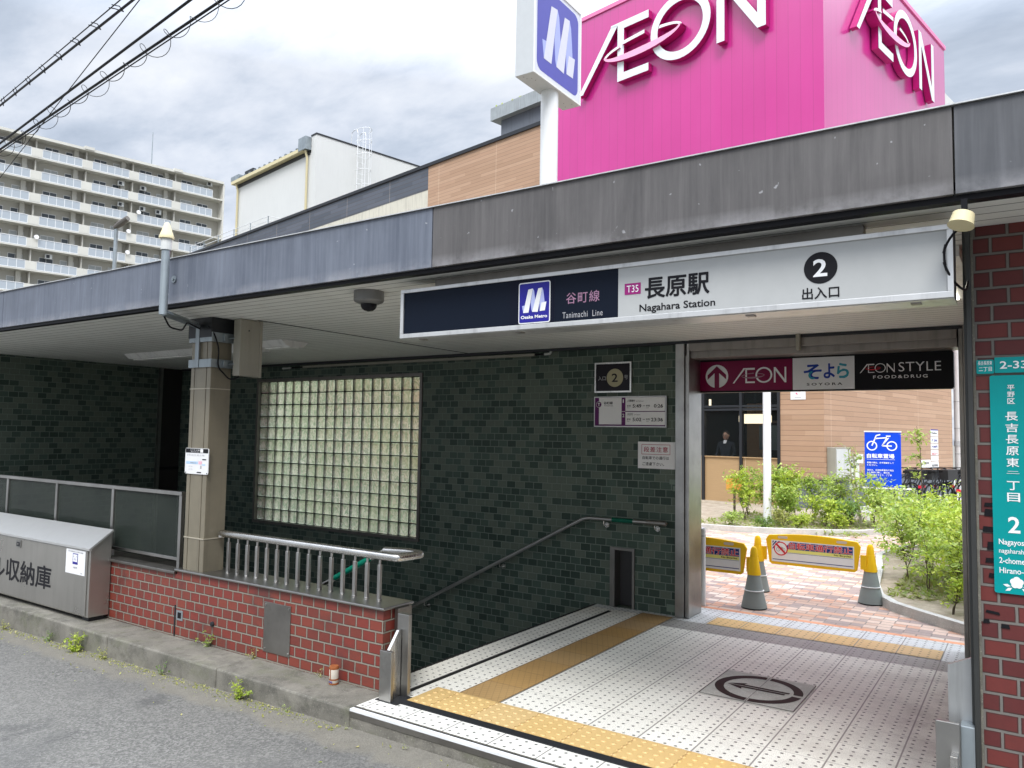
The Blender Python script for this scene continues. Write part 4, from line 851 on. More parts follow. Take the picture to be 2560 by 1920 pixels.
for sx in (-1, 1):
    for (dx_, dz_, an) in ((.026, -.020, -30), (.032, -.006, 10)):
        ca, sa = math.cos(R(an)), math.sin(R(an)); mb.add([(-.062+sx*(dx_+u_*ca-v_*sa), Y, 1.068+dz_+u_*sa+v_*ca) for u_, v_ in ((-.012, 0), (0, -.006), (.014, 0), (0, .006))], [(0, 1, 2, 3)], 0)
mb.build('lettering', 't_white', ad)
a2 = thing('block_number_plate', 'small teal block number plates reading 2-33 above the tall plate', 'sign', (-.1, 3.6, 1.92))
mb = MB().prism(rrect(.060, .056, .005), (-.180, 3.602, 1.890), XR, ZU, (0, .004, 0)); mb.prism(rrect(.16, .062, .003), (-.118, 3.601, 1.892), XR, ZU, (0, .005, 0)); mb.build('plate', 'teal', a2)
mb = MB(); ftext(mb, '長吉長原東', -.174, -.126, 1.925, 1.941, 3.6008, .006, 0); ftext(mb, '二丁目', -.172, -.127, 1.900, 1.917, 3.6008, .006, 0); ftext(mb, '2-33', -.100, -.010, 1.908, 1.938, 3.5998, .012, 0); mb.build('lettering', 't_white', a2)
# horn speaker
sp_ = thing('horn_speaker', 'small cream horn speaker hanging at the right end of the canopy edge', 'speaker', (-.185, 3.14, 2.43))
mb = MB().lathe([(.044, -.046), (.041, -.043), (.036, .0), (.026, .004)], (0, 0, 0), 22)
mb.lathe([(.034, -.040), (.010, -.036)], (0, 0, 0), 22); so = mb.build('horn', 'cream', None, True); so.parent = sp_; so.location = (0, 0, 0); so.rotation_euler = (R(-16), R(12), 0)
MB().box(-.192, -.172, 3.13, 3.15, 2.425, 2.484).box(-.200, -.164, 3.12, 3.128, 2.40, 2.44).build('bracket', 'black', sp_)
MB().tube(bent([(-.190, 3.17, 2.40), (-.245, 3.21, 2.36), (-.262, 3.235, 2.30), (-.245, 3.24, 2.235), (-.218, 3.30, 2.20), (-.20, 3.42, 2.20), (-.2, 3.56, 2.26)], .05), .0045, 8).build('cable', 'black', sp_, True)

# ------------------------------------------------------------------ station name sign
ss = thing('station_sign', 'long station name light box hanging below the canopy', 'sign', (-1.6, 3.33, 2.16))
MB().box(-2.976, -.232, 3.262, 3.43, 2.152, 2.430).build('housing', plain('sign_case', (.05, .05, .05), .5), ss)
mb = MB(); mb.box(-2.980, -.228, 3.25, 3.2615, 2.152, 2.176); mb.box(-2.980, -.228, 3.25, 3.2615, 2.410, 2.430); mb.box(-2.980, -2.957, 3.25, 3.2615, 2.176, 2.410); mb.box(-.248, -.228, 3.25, 3.2615, 2.176, 2.410); mb.box(-2.980, -.228, 3.2616, 3.43, 2.149, 2.1519); mb.build('frame', 'alu', ss, bevel=.002)
mb = MB(); Y = 3.2585; frect(mb, -2.957, -2.225, 2.176, 2.410, Y, 0); frect(mb, -2.225, -1.956, 2.176, 2.410, Y-.001, 1); frect(mb, -1.956, -1.607, 2.176, 2.410, Y, 0); frect(mb, -1.607, -.248, 2.176, 2.410, Y, 2); mb.build('face', [plain('faded_navy_face', (.006, .010, .020), .5), 'navy', plain('grey_white_face', (.45, .46, .455), .3)], ss)
MB().box(-2.80, -.55, 3.34, 3.40, 2.4305, 2.4915).build('mounting_rail', 'steel_d', ss)
mb = MB(); L = .190; H_ = .212; Y = 3.2565
mb.prism(rrect(L, H_, .012), (-2.171, Y, 2.180), XR, ZU, (0, .0008, 0), 0); mb.prism(rrect(L-.012, H_-.012, .008), (-2.165, Y-.0012, 2.186), XR, ZU, (0, .0008, 0), 1)
ribbon(mb, (-2.148, Y-.0018, 2.236), XR, ZU, .146, .122, 0, 2, (0, -.0004, 0)); ftext(mb, 'Osaka Metro', -2.155, -1.997, 2.205, 2.222, Y-.0020, .03, 0); mb.build('metro_emblem', ['t_white', 'metroblue', 'lav'], ss)
mb = MB(); Y = 3.2570; ftext(mb, '谷町線', -1.890, -1.705, 2.262, 2.318, Y, .004, 0, 1.15); ftext(mb, 'Tanimachi  Line', -1.910, -1.688, 2.192, 2.222, Y, 0, 1, 1.1)
frect(mb, -1.573, -1.491, 2.279, 2.332, Y, 2); ftext(mb, 'T35', -1.562, -1.502, 2.289, 2.322, Y-.0008, 0, 3)
ftext(mb, '長原駅', -1.468, -1.165, 2.253, 2.346, Y, .026, 4); ftext(mb, 'Nagahara Station', -1.497, -1.137, 2.184, 2.228, Y, .016, 4)
fdisc(mb, -.698, 2.314, .065, Y, 4); ftext(mb, '2', -.727, -.672, 2.278, 2.350, Y-.0008, .02, 5); ftext(mb, '出入口', -.770, -.628, 2.188, 2.235, Y, .018, 4)
mb.build('lettering', ['faded', 'greytxt', 't35', 'signwhite', 'ink', 'signwhite'], ss)
mb = MB()
for x_ in (-2.86, -2.2, -1.0, -.36):
    mb.box(x_-.018, x_+.018, 3.30, 3.34, 2.1445, 2.1485)
mb.build('bracket', 'steel_d', ss)

# ------------------------------------------------------------------ things outside the rear doorway
def cone(label, x, y):
    t = thing('traffic_cone', label, 'cone', (x, y, 0), 'grey and yellow cones holding the barrier panels')
    MB().lathe([(.118, .006), (.120, .010), (.086, .165), (.058, .318)], (x, y, 0), 26).build('body', 'grayplastic', t, True)
    MB().lathe([(.118, -.001), (.121, .004), (.119, .0095)], (x, y, 0), 26).build('base', 'dark', t, True)
    MB().lathe([(.0935, .1635), (.0925, .170), (.087, .1705)], (x, y, 0), 26).build('white_band', 't_white', t, True)
    MB().lathe([(.064, .312), (.064, .325), (.040, .475)], (x, y, 0), 26).build('yellow_sleeve', 'barYellow', t, True)
    MB().lathe([(.037, .470), (.037, .49), (.032, .545), (.020, .572), (.008, .578)], (x, y, 0), 22).build('tip', 'barYellow', t, True); return t
cone('grey and yellow cone nearest the doorway jamb', -2.240, 7.50); cone('grey and yellow cone beside the shrubs at the right end of the barrier', -1.362, 8.42)
cone('grey and yellow cone partly hidden behind the nearest cone', -2.455, 8.36)
def barrier(label, cx, y, w_=.93):
    t = thing('barrier', label, 'barrier', (cx, y, .30), 'yellow barrier panels between the cones')
    n = 16; top = [(-w_/2+.03+(w_-.06)*k/n, .30+.03*math.sin(math.pi*k/n)*1.0+.0) for k in range(n+1)]
    P = [(-w_/2+.06, 0), (w_/2-.06, 0), (w_/2-.035, .02), (w_/2, .255)]+top[::-1]+[(-w_/2, .255), (-w_/2+.035, .02)]
    MB().prism(P, (cx, y, .295), XR, ZU, (0, .03, 0)).build('board', 'barYellow', t, bevel=.004)
    mb = MB().box(cx-w_/2-.05, cx-w_/2+.005, y+.005, y+.025, .33, .47); mb.box(cx+w_/2-.005, cx+w_/2+.05, y+.005, y+.025, .33, .47); mb.build('side_tab', 'barYellow', t)
    mb = MB(); 
    for sx in (-1, 1): mb.prism([(a+cx+sx*.29-.05, b) for a, b in rrect(.10, .026, .012)], (0, y-.0015, .567), XR, ZU, (0, .001, 0))
    mb.build('hand_hole', plain('seen_through_hole', (.60, .50, .42), .8), t)
    mb = MB(); x0, x1 = cx-.405, cx+.405; Y = y-.0012; frect(mb, x0, x1, .325, .548, Y, 0)
    mb.add([(x0+.19, Y-.0008, .538), (x0+.145, Y-.0008, .480), (x0+.145, Y-.0008, .462), (x1-.012, Y-.0008, .462), (x1-.012, Y-.0008, .538)], [(0, 1, 2, 3, 4)], 1); frect(mb, x0+.145, x1-.012, .430, .461, Y-.0008, 2)
    frect(mb, x0+.01, x1-.012, .345, .352, Y-.0008, 1); frect(mb, x0+.145, x1-.012, .4225, .4255, Y-.0008, 1)
    for k in range(3): mb.add([(x0+.01+.03*k, Y-.0008, .538), (x0+.028+.03*k, Y-.0008, .538), (x0+.01, Y-.0008, .510-.03*k), (x0+.01, Y-.0008, .528-.03*k)], [(0, 1, 2, 3)][0:1], 1)
    fdisc(mb, x0+.095, .462, .072, Y-.0014, 3); fdisc(mb, x0+.095, .462, .060, Y-.0018, 0)
    for wx in (-.026, .026): fdisc(mb, x0+.095+wx, .452, .020, Y-.0022, 4, 20, .017)
    for a_, b_ in (((-.026, -.010), (-.010, .014)), ((-.010, .014), (.014, .016)), ((.014, .016), (.026, -.010)), ((-.010, .014), (.004, -.010)), ((.004, -.010), (.014, .020)), ((-.018, .022), (-.006, .022))):
        p_, q_ = Vector((a_[0], a_[1])), Vector((b_[0], b_[1])); d_ = (q_-p_).normalized()*.0016; nn = Vector((-d_.y, d_.x)); mb.add([(x0+.095+v_.x, Y-.0024, .462+v_.y) for v_ in (p_-nn, q_-nn, q_+nn, p_+nn)], [(0, 1, 2, 3)], 4)
    mb.add([(x0+.095-.050, Y-.0028, .462+.036), (x0+.095+.036, Y-.0028, .462-.050), (x0+.095+.050, Y-.0028, .462-.036), (x0+.095-.036, Y-.0028, .462+.050)], [(0, 1, 2, 3)], 3)
    ftext(mb, '自転車通行禁止', x0+.178, x1-.020, .467, .534, Y-.0012, .050, 0); ftext(mb, '自転車通行禁止', x0+.178, x1-.020, .467, .534, Y-.0019, .018, 3)
    ftext(mb, 'No Bicycles', x1-.19, x1-.03, .433, .455, Y-.0014, .02, 4)
    mb.build('sign_face', ['t_white', 'navyink', 'lyellow', 'red', 'ink'], t); return t
barrier('yellow no bicycles barrier panel between the two rear cones', -1.905, 8.36); barrier('yellow no bicycles barrier panel cut off by the doorway jamb', -2.775, 7.50)
wp = thing('white_bollard', 'slim white post just outside the doorway jamb', 'bollard', (-2.66, 7.26, 0))
MB().tube([(-2.66, 7.26, -.01), (-2.66, 7.26, .73)], .028, 16).build('post', 'white', wp, True); MB().lathe([(.029, .66), (.029, .675)], (-2.66, 7.26, 0), 16).build('band', 'lightgrey', wp, True); MB().lathe([(.029, .73), (.024, .742), (.01, .746)], (-2.66, 7.26, 0), 16).build('cap', 'white', wp, True)

# planting beds
def bed(name, pts, z, mat): mb = MB(); mb.add([(x, y, z) for x, y in pts], [tuple(range(len(pts)))]); return struct(name, mb, mat)
RB = [(1.0, 7.30), (-.30, 7.47), (-.52, 7.63), (-.85, 7.93), (-1.12, 8.20), (-1.30, 8.55), (-1.42, 9.1), (-1.55, 10.2), (-1.75, 11.5), (-1.6, 12.6), (-.8, 13.3), (1.5, 13.4), (3, 11), (3, 7.3)]
bed('planting_soil', RB[::-1], .055, 'soil')
mb = MB()
def kerbline(P, w_=.075, h0=-.02, h1=.085):
    for i in range(len(P)-1):
        a, b = Vector((*P[i], 0)), Vector((*P[i+1], 0)); d = (b-a).normalized(); n_ = Vector((-d.y, d.x, 0))*w_/2
        c = [a-n_-d*.01, b-n_+d*.01, b+n_+d*.01, a+n_-d*.01]; h = h1+(.0007*(i % 2))
        mb.add([(p.x, p.y, h0) for p in c]+[(p.x, p.y, h) for p in c], [(4, 5, 6, 7), (0, 1, 5, 4), (1, 2, 6, 5), (2, 3, 7, 6), (3, 0, 4, 7)])
kerbline(RB[1:11])
FB = [(-9.5, 12.4), (-7, 12.75), (-4.85, 13.25), (-4.3, 13.32), (-3.7, 13.5), (-3.1, 13.78), (-2.46, 14.2), (-2.1, 14.8), (-1.9, 16.4)]
kerbline(FB, .10); struct('planting_kerb', mb, 'conc_l')
bed('planting_soil', FB+[(-2.4, 18.2), (-12, 20.2)], .03, 'soil')
sheet('bike_park_floor', -4, 9, 16.0, 40, -.01, 'conc_l')

def leafcloud(mb, c, R_, n, size, flat=.6, rnd=random, up=.3):
    for _ in range(n):
        while True:
            p = Vector((rnd.uniform(-1, 1), rnd.uniform(-1, 1), rnd.uniform(-1, 1)))
            if p.length <= 1: break
        p = Vector((c[0]+p.x*R_[0], c[1]+p.y*R_[1], c[2]+p.z*R_[2])); leaf(mb, p, size*rnd.uniform(.6, 1.25), rnd)
def leaf(mb, p, s, rnd):
    a = rnd.uniform(0, 2*math.pi); tilt = rnd.gauss(0, .55); d = Vector((math.cos(a)*math.cos(tilt), math.sin(a)*math.cos(tilt), math.sin(tilt)-.15)).normalized()
    sd_ = d.cross(Vector((rnd.gauss(0, .35), rnd.gauss(0, .35), 1))).normalized(); nn = sd_.cross(d)
    w_ = s*.27; mb.add([p, p+d*s*.45+sd_*w_+nn*s*.05, p+d*s, p+d*s*.45-sd_*w_+nn*s*.05], [(0, 1, 2, 3)] if 0 else [(0, 1, 2), (0, 2, 3)])
LEAFK = .72
def shrub(name, label, cat, x, y, z, h, spread, stems, twigs, lpt, lsize, mat, stem='stem', group=None, seed=1, bare=.25, sr=.006, lean=(0, 0)):
    rnd = random.Random(seed); t = thing(name, label, cat, (x, y, z), group); ms, ml = MB(), MB()
    for s_ in range(stems):
        a = rnd.uniform(0, 2*math.pi); r_ = spread*rnd.uniform(.35, 1)*.7 if stems > 1 else spread*.12; hh = h*rnd.uniform(.7, 1) if stems > 1 else h
        P = [Vector((x+rnd.uniform(-.02, .02), y+rnd.uniform(-.02, .02), z-.02))]
        for k in range(1, 7):
            u = k/6; P.append(Vector((x+math.cos(a)*r_*u**1.4+rnd.gauss(0, .012)+lean[0]*u, y+math.sin(a)*r_*u**1.4+rnd.gauss(0, .012)+lean[1]*u, z+hh*u)))
        ms.tube(P, [sr*(1.1-.85*k/6) for k in range(7)], 5)
        for k in range(int(twigs*1.35)):
            u = bare+(1-bare)*rnd.random()**.8; i = min(int(u*6), 5); b = P[i].lerp(P[i+1], u*6-i); a2_ = rnd.uniform(0, 2*math.pi); L_ = spread*rnd.uniform(.35, .75)*(1.15-.6*u)
            d = Vector((math.cos(a2_), math.sin(a2_), rnd.uniform(.05, .7))).normalized(); e = b+d*L_; mid = b.lerp(e, .55)+Vector((0, 0, .02))
            ms.tube([b, mid, e], [sr*.45, sr*.3, sr*.15], 3, cap=False)
            for q_ in range(int(lpt*(1.85 if group == G2 else 2.0))):
                v_ = (q_+rnd.random())/lpt; pp = b.lerp(mid, v_*1.7) if v_ < .55 else mid.lerp(e, (v_-.55)/.45); leaf(ml, pp+Vector((rnd.gauss(0, .02), rnd.gauss(0, .02), rnd.gauss(0, .015))), lsize*LEAFK*rnd.choice((.45, .7, .9, 1.1, 1.35)), rnd)
    ms.build('stem', stem, t); ml.build('foliage', mat, t); return t
G1 = 'young shrubs in the right planting bed'; G2 = 'plants in the far planting bed'
near = [(-1.18, 9.62, .92, .42, 3, 16, 11, .075, 'leaf', 'tall leafy shrub just behind the right cone'),
        (-.92, 9.05, .62, .34, 2, 14, 10, .062, 'leaf', 'low leafy shrub to the right of the barrier cone'),
        (-.66, 8.75, .85, .40, 3, 15, 11, .068, 'leaf_y', 'yellow green shrub in the middle of the right bed'),
        (-.42, 8.35, .82, .36, 3, 14, 11, .065, 'leaf', 'leafy shrub against the right jamb of the doorway'),
        (-.80, 10.4, .88, .55, 4, 18, 12, .075, 'leaf_y', 'pale green shrub rising behind the middle shrubs'),
        (-1.15, 11.2, .86, .60, 4, 18, 12, .08, 'leaf', 'broad shrub left of centre in front of the blue bicycle sign'),
        (-.35, 10.0, .90, .50, 4, 18, 12, .075, 'leaf', 'tall shrub at the far right edge of the bed'),
        (-.95, 12.3, .85, .60, 4, 20, 12, .08, 'leaf_y', 'tall pale shrub below the wall notices'),
        (-.62, 8.10, .34, .20, 2, 9, 8, .06, 'leaf_y', 'small sprig with bright leaves near the kerb'),
        (-.30, 9.2, .85, .45, 3, 16, 11, .07, 'leaf_y', 'yellow green shrub half hidden by the right jamb'),
        (-1.45, 12.0, .75, .5, 4, 16, 11, .07, 'leaf', 'leftmost shrub of the right bed leaning over the path'), (-.62, 9.6, .80, .45, 4, 16, 11, .07, 'leaf', 'dense shrub behind the yellow green middle shrub')]
for i, (x, y, h, s_, st, tw, lp, ls, mt_, lb) in enumerate(near): shrub('shrub', lb, 'shrub', x, y, .055, h, s_, st, tw, lp, ls, mt_, 'stem', G1, 20+i)
far = [(-4.85, 15.8, 1.05, .45, 4, 14, 10, .085, 'leaf', 'shrub rising in front of the orange garden board'), (-4.05, 16.3, 1.0, .5, 4, 14, 10, .085, 'leaf', 'shrub close to the wooden counter panel left of the pole'), (-3.3, 16.2, .85, .5, 4, 14, 10, .085, 'leaf', 'shrub close to the grey plinth'),
       (-2.45, 15.6, .95, .45, 4, 14, 10, .085, 'leaf_y', 'pale shrub just left of the blue sign foot'), (-2.15, 15.0, .80, .4, 4, 14, 10, .085, 'leaf', 'shrub under the blue bicycle sign'),
       (-4.62, 14.9, .95, .42, 3, 14, 10, .09, 'leaf_y', 'bright shrub beside the doorway jamb in the far bed'), (-4.28, 15.2, 1.12, .45, 4, 14, 10, .09, 'leaf', 'shrub in front of the shop window counter'),
       (-3.98, 15.1, 1.0, .45, 4, 15, 10, .09, 'leaf_y', 'bushy yellow green shrub left of the white pole'), (-3.75, 14.7, .72, .36, 4, 14, 10, .085, 'leaf', 'low dense shrub at the foot of the white pole'),
       (-3.45, 15.3, .98, .40, 3, 14, 10, .09, 'leaf', 'shrub right of the white pole under the wood wall'), (-3.15, 14.9, .55, .42, 4, 14, 10, .085, 'leaf_y', 'low spreading shrub before the grey plinth'),
       (-2.75, 15.1, .48, .40, 4, 12, 10, .085, 'leaf_d', 'low green shrub below the grey cabinet'), (-3.42, 14.02, .26, .20, 5, 8, 9, .06, 'leaf_y', 'small round yellow green clump at the front of the far bed'),
       (-2.85, 14.4, .30, .26, 4, 9, 9, .07, 'leaf_y', 'little clump at the right end of the far bed'), (-4.55, 13.9, .24, .25, 4, 8, 8, .06, 'leaf', 'ground hugging plant near the left end of the far kerb'),
       (-3.95, 13.85, .22, .22, 4, 8, 8, .06, 'leaf_d', 'small plant in the middle of the far bed'), (-3.72, 14.2, .30, .24, 4, 9, 8, .06, 'weed', 'dry looking tuft in the far bed')]
for i, (x, y, h, s_, st, tw, lp, ls, mt_, lb) in enumerate(far): shrub('shrub', lb, 'shrub', x, y, .03, h, s_, st, tw, lp, ls, mt_, 'stem', G2, 60+i)
shrub('young_tree', 'thin young tree with pale bent stems below the grey cabinet', 'tree', -2.72, 15.9, .03, 1.5, .38, 2, 10, 7, .09, 'leaf', 'stem_p', None, 91, .45, .028, (-.25, 0))
shrub('young_tree', 'thin sapling rising in front of the wall notices', 'tree', -1.35, 13.0, .055, 1.78, .30, 1, 12, 9, .085, 'leaf', 'stem', None, 93, .55, .010, (-.1, 0))
gm = MB(); rnd = random.Random(5)
for _ in range(7000):
    if rnd.random() < .6: p = Vector((rnd.uniform(-5.2, -2.4), rnd.uniform(13.75, 16.5), .035))
    else: p = Vector((rnd.uniform(-1.25, -.2), rnd.uniform(8.6, 11), .06))
    if p.x > -2 and p.x < -1.3+.0*p.y: continue
    leaf(gm, p, rnd.uniform(.04, .10), rnd)
tag(gm.build('ground_litter', mk_leaf('dry_litter', (.30, .24, .14), (.22, .30, .07), (.38, .34, .2))), 'dry leaves and tiny weeds scattered on the planting soil', 'leaf litter', None, 'stuff')
# weeds on the kerb
def weed(label, x, y, z, r_, n, mat, seed):
    rnd = random.Random(seed); t = thing('weed', label, 'weed', (x, y, z), 'weeds growing along the kerb'); ml, ms = MB(), MB()
    for _ in range(n):
        k_ = _ % 7; a = k_*2.4+seed+rnd.gauss(0, .12); u_ = rnd.random(); q_ = r_*(.5+.9*((k_*37) % 5)/5)*u_; hh = r_*(.35+1.2*((k_*53) % 7)/7)*u_**.8; p = Vector((x+math.cos(a)*q_*1.3+rnd.gauss(0, r_*.07), y+math.sin(a)*q_*.5+rnd.gauss(0, r_*.05), z+.003+hh))
        leaf(ml, p, r_*.26*rnd.choice((.4, .7, 1, 1.3)), rnd)
        if _ % 4 == 0: ms.tube([(x, y, z), p], [.0015, .001], 3, cap=False)
    ms.build('stem', 'stem_p', t); ml.build('foliage', mat, t)
wl = [(-6.85, 3.27, .05, 60, 'leaf_d', 'small leafy weed at the kerb below the cabinet'), (-6.35, 3.24, .085, 200, 'leaf_y', 'biggest yellowish weed clump on the road by the kerb'), (-5.95, 3.25, .05, 80, 'weed', 'dry weed tuft just right of the biggest clump'),
      (-5.2, 3.27, .045, 50, 'leaf_d', 'low green weed below the brick wall'), (-4.30, 3.255, .07, 150, 'leaf_y', 'round weed clump at the kerb joint'), (-3.86, 3.27, .03, 26, 'leaf', 'tiny bright weed near the kerb end'),
      (-5.13, 3.585, .07, 60, 'leaf', 'weed growing where brick wall meets the kerb top'), (-4.62, 3.59, .05, 26, 'weed', 'reddish dry weed at the foot of the brick wall'), (-3.92, 3.59, .035, 24, 'weed', 'small reddish sprout left of the can'), (-3.33, 3.27, .022, 20, 'leaf', 'tiny sprout at the corner of kerb and step'), (-2.86, 3.25, .016, 16, 'leaf', 'tiny sprout on the asphalt below the step'), (-7.6, 3.25, .05, 70, 'weed', 'dry weed at the far left of the kerb')]
for i, (x, y, r_, n, mt_, lb) in enumerate(wl): weed(lb, x, y, (0.0 if y > 3.4 else rz(x)), r_*1.3, int(n*1.5), mt_, 200+i)
mo = MB(); rnd = random.Random(8)
for _ in range(2600):
    x = rnd.choice((-8.2, -7.4, -6.5, -5.9, -5.3, -4.5, -3.9))+rnd.gauss(0, .35); x = min(x, -3.4); leaf(mo, Vector((x, 3.285-abs(rnd.gauss(0, .05)), rz(x)+.001)), rnd.uniform(.008, .022), rnd)
for _ in range(160):
    x = rnd.uniform(-9, -1.5); y_ = 3.27-abs(rnd.gauss(0, .22)); leaf(mo, Vector((x, y_, rz(x)+.003)), rnd.uniform(.01, .03), rnd)
tag(mo.build('moss', 'weed'), 'thin line of moss and grit along the foot of the kerb', 'moss', None, 'stuff')
# can
cn_ = thing('drink_can', 'rusty old drink can standing on the kerb by the brick wall', 'can', (-3.745, 3.55, .0))
MB().lathe([(.026, .002), (.0300, .008), (.0300, .110), (.026, .116)], (-3.745, 3.55, 0), 24).build('body', 'canw', cn_, True)
mb = MB().lathe([(.0308, .004), (.0308, .014)], (-3.745, 3.55, 0), 24); mb.lathe([(.0305, .098), (.0315, .108), (.027, .1175)], (-3.745, 3.55, 0), 24); mb.lathe([(.0306, .030), (.0306, .040)], (-3.745, 3.55, 0), 24, 0)
mb.box(-3.748, -3.742, 3.5185, 3.52, .04, .098); mb.build('rusty_rim', 'rust', cn_, True)
mb = MB(); ftext(mb, '00', -3.755, -3.725, .016, .028, 3.5182, .02); mb.build('printing', 'metroblue', cn_)

# ------------------------------------------------------------------ the store
TH = R(11); E1 = (math.cos(TH), -math.sin(TH)); E2 = (math.sin(TH), math.cos(TH)); K = (-3.9, 18.4)
E1v, E2v = Vector((*E1, 0)), Vector((*E2, 0)); Kv = Vector((*K, 0))
sb = thing('store_building', 'wood clad store building with a magenta rooftop tower behind the entrance', 'building', (K[0], K[1], 0))
def OB(u0, u1, v0, v1, z0, z1, mb=None, mi=0): return (mb or MB()).obox(K, E1, E2, u0, u1, v0, v1, z0, z1, mi)
OB(-1.06, .0, 0, .3, .70, 11.3).build('wood_wall', 'wood', sb); OB(-.3, .0, .301, 9.55, .70, 11.3).build('wood_wall', 'wood', sb)
mb = OB(-1.08, .02, -.02, .28, -.05, .62); OB(-.3, .02, .281, 9.56, -.05, .62, mb); OB(-1.09, .035, -.035, .28, .62, .70, mb, 1); OB(-.3, .035, .281, 9.57, .62, .70, mb, 1); mb.build('plinth', ['plinth', 'dark'], sb)
OB(-14.57, -1.06, 0, .3, 3.4, 11.38).build('wood_wall', 'wood', sb)
OB(-42, -14.575, 0, .3, 10.53, 11.38).build('dark_cladding', 'clad_d', sb)
OB(-42, -14.575, .01, .3, 0, 10.529).build('cream_wall', 'clad_c', sb)
OB(-42, -8.61, -.06, .5, 11.381, 11.50).build('parapet_cap', 'dark', sb)
OB(-14.57, -4.2, .01, .3, 0, 3.399).build('wood_wall', 'wood', sb)
OB(-42, -.3, .5, 20, 10.9, 11.1).build('roof', 'conc', sb)
# shop front
mb = MB()
for u in (-4.15, -3.10, -2.055, -1.075): OB(u-.035, u+.035, -.02, .10, 0, 3.4, mb)
for z_ in (2.28, 2.36, 3.34): OB(-4.15, -1.06, -.015, .09, z_, z_+.055, mb)
mb.build('window_frame', 'dark', sb)
for a, b in ((-4.115, -3.135), (-3.065, -2.09), (-2.02, -1.11)):
    OB(a, b, .03, .05, 0.02, 1.12).build('counter_panel', 'wood_l', sb); OB(a, b, -.005, .12, 1.121, 1.145).build('counter_top', 'wood_l', sb)
    OB(a, b, .04, .048, 1.146, 3.34).build('pane', 'shopglass', sb)
mb = MB(); OB(-4.2, -.31, 4.0, 4.05, 0, 3.4, mb, 0); OB(-4.2, -4.15, .12, 4.0, 0, 3.4, mb, 0); OB(-4.2, -.31, .12, 4.0, 3.38, 3.40, mb, 2); OB(-4.2, -.31, .12, 4.0, 0, .06, mb, 1)
OB(-2.0, -1.45, 2.6, 2.65, .06, 1.9, mb, 1); OB(-3.6, -3.0, 3.2, 3.3, .06, 2.6, mb, 1); OB(-2.55, -1.95, 1.9, 1.93, 1.3, 1.95, mb, 3); OB(-3.9, -1.2, 3.9, 3.99, 2.05, 2.12, mb, 1); OB(-3.9, -1.2, 3.9, 3.99, 1.9, 1.95, mb, 1)
mb.build('interior', ['browninf', 'wood_l', plain('interior_ceiling', (.30, .22, .14), .7), plain('interior_panel', (.10, .14, .15), .5)], sb)
ml_ = thing('hanging_lantern', 'glowing rounded rectangular lantern inside the shop window', 'lamp', tuple(Kv+E1v*-2.16+E2v*.9+Vector((0, 0, 2.1))))
O_ = Kv+E1v*-2.60+E2v*.9; MB().prism(rrect(.84, .24, .06), (O_.x, O_.y, 1.98), E1v, ZU, E2v*.12).build('shade', 'lantern', ml_)
mb = MB().prism([(0.06, -.003), (.10, -.003), (.10, .243), (.06, .243)], (O_.x, O_.y, 1.98)-E2v*.004 if 0 else tuple(O_+Vector((0, 0, 1.98))-E2v*.006), E1v, ZU, E2v*.13); mb.prism([(.74, -.003), (.78, -.003), (.78, .243), (.74, .243)], tuple(O_+Vector((0, 0, 1.98))-E2v*.006), E1v, ZU, E2v*.13); mb.build('strap', 'dark', ml_)
MB().tube([tuple(O_+E1v*.42+E2v*.06+Vector((0, 0, 2.22))), tuple(O_+E1v*.42+E2v*.06+Vector((0, 0, 3.38)))], .006, 6).build('cord', 'dark', ml_)
for i, (u, z_, lb) in enumerate(((-3.20, 2.50, 'small lit pendant tube nearest the doorway jamb'), (-2.28, 2.50, 'small lit pendant tube in the upper shop window'), (-1.30, 2.48, 'small lit pendant tube right of the white pole'), (-1.16, 2.18, 'small lit pendant tube beside the wood wall'))):
    t = thing('pendant_lamp', lb, 'lamp', tuple(Kv+E1v*u+E2v*.5+Vector((0, 0, z_))), 'pendant tubes in the shop window'); P_ = Kv+E1v*u+E2v*.5
    MB().tube([(P_.x, P_.y, z_-.10), (P_.x, P_.y, z_+.10)], .030, 10).build('tube', 'lantern', t, True); MB().tube([(P_.x, P_.y, z_+.10), (P_.x, P_.y, 3.38)], .005, 5).build('cord', 'dark', t)
# downpipe, meter box, notices on the wall
dp = thing('downpipe', 'thick pale grey downpipe at the far right corner of the wood wall', 'pipe', tuple(Kv+E2v*9.9))
P_ = Kv+E2v*9.95+E1v*.12; MB().tube([(P_.x, P_.y, 0), (P_.x, P_.y, 10.8)], .165, 20).build('pipe', 'white', dp, True)
mb = MB()
for z_ in (1.2, 2.0, 2.85): mb.lathe([(.172, z_), (.172, z_+.03)], (P_.x, P_.y, 0), 20)
mb.lathe([(.18, 1.45), (.18, 1.62)], (P_.x, P_.y, 0), 20); mb.build('pipe_clip', 'lightgrey', dp, True)
mx_ = thing('meter_cabinet', 'light grey wall cabinet on the wood wall right of the shop window', 'cabinet', tuple(Kv+E2v*.55+Vector((0, 0, 1))))
mb = OB(.001, .20, .12, .98, .70, 1.43); mb.build('body', 'beige', mx_, bevel=.01); OB(.2005, .215, .16, .94, .74, 1.39).build('door', 'offwhite', mx_, bevel=.004)
nb = thing('wall_notice', 'stack of small white notices on the right part of the wood wall', 'notice', tuple(Kv+E2v*7.8+Vector((0, 0, 1.4))))
mb = MB(); 
for z0, z1 in ((1.74, 1.95), (1.55, 1.72), (1.36, 1.53), (1.19, 1.34), (1.02, 1.17), (.80, 1.00)): OB(.003, .012, 7.42, 8.10, z0, z1, mb)
OB(.003, .012, 6.50, 7.36, .82, 1.06, mb); mb.build('sheet', 'bpaper', nb)
mb = MB(); OB(.0125, .015, 7.42, 8.10, 1.92, 1.95, mb, 0)
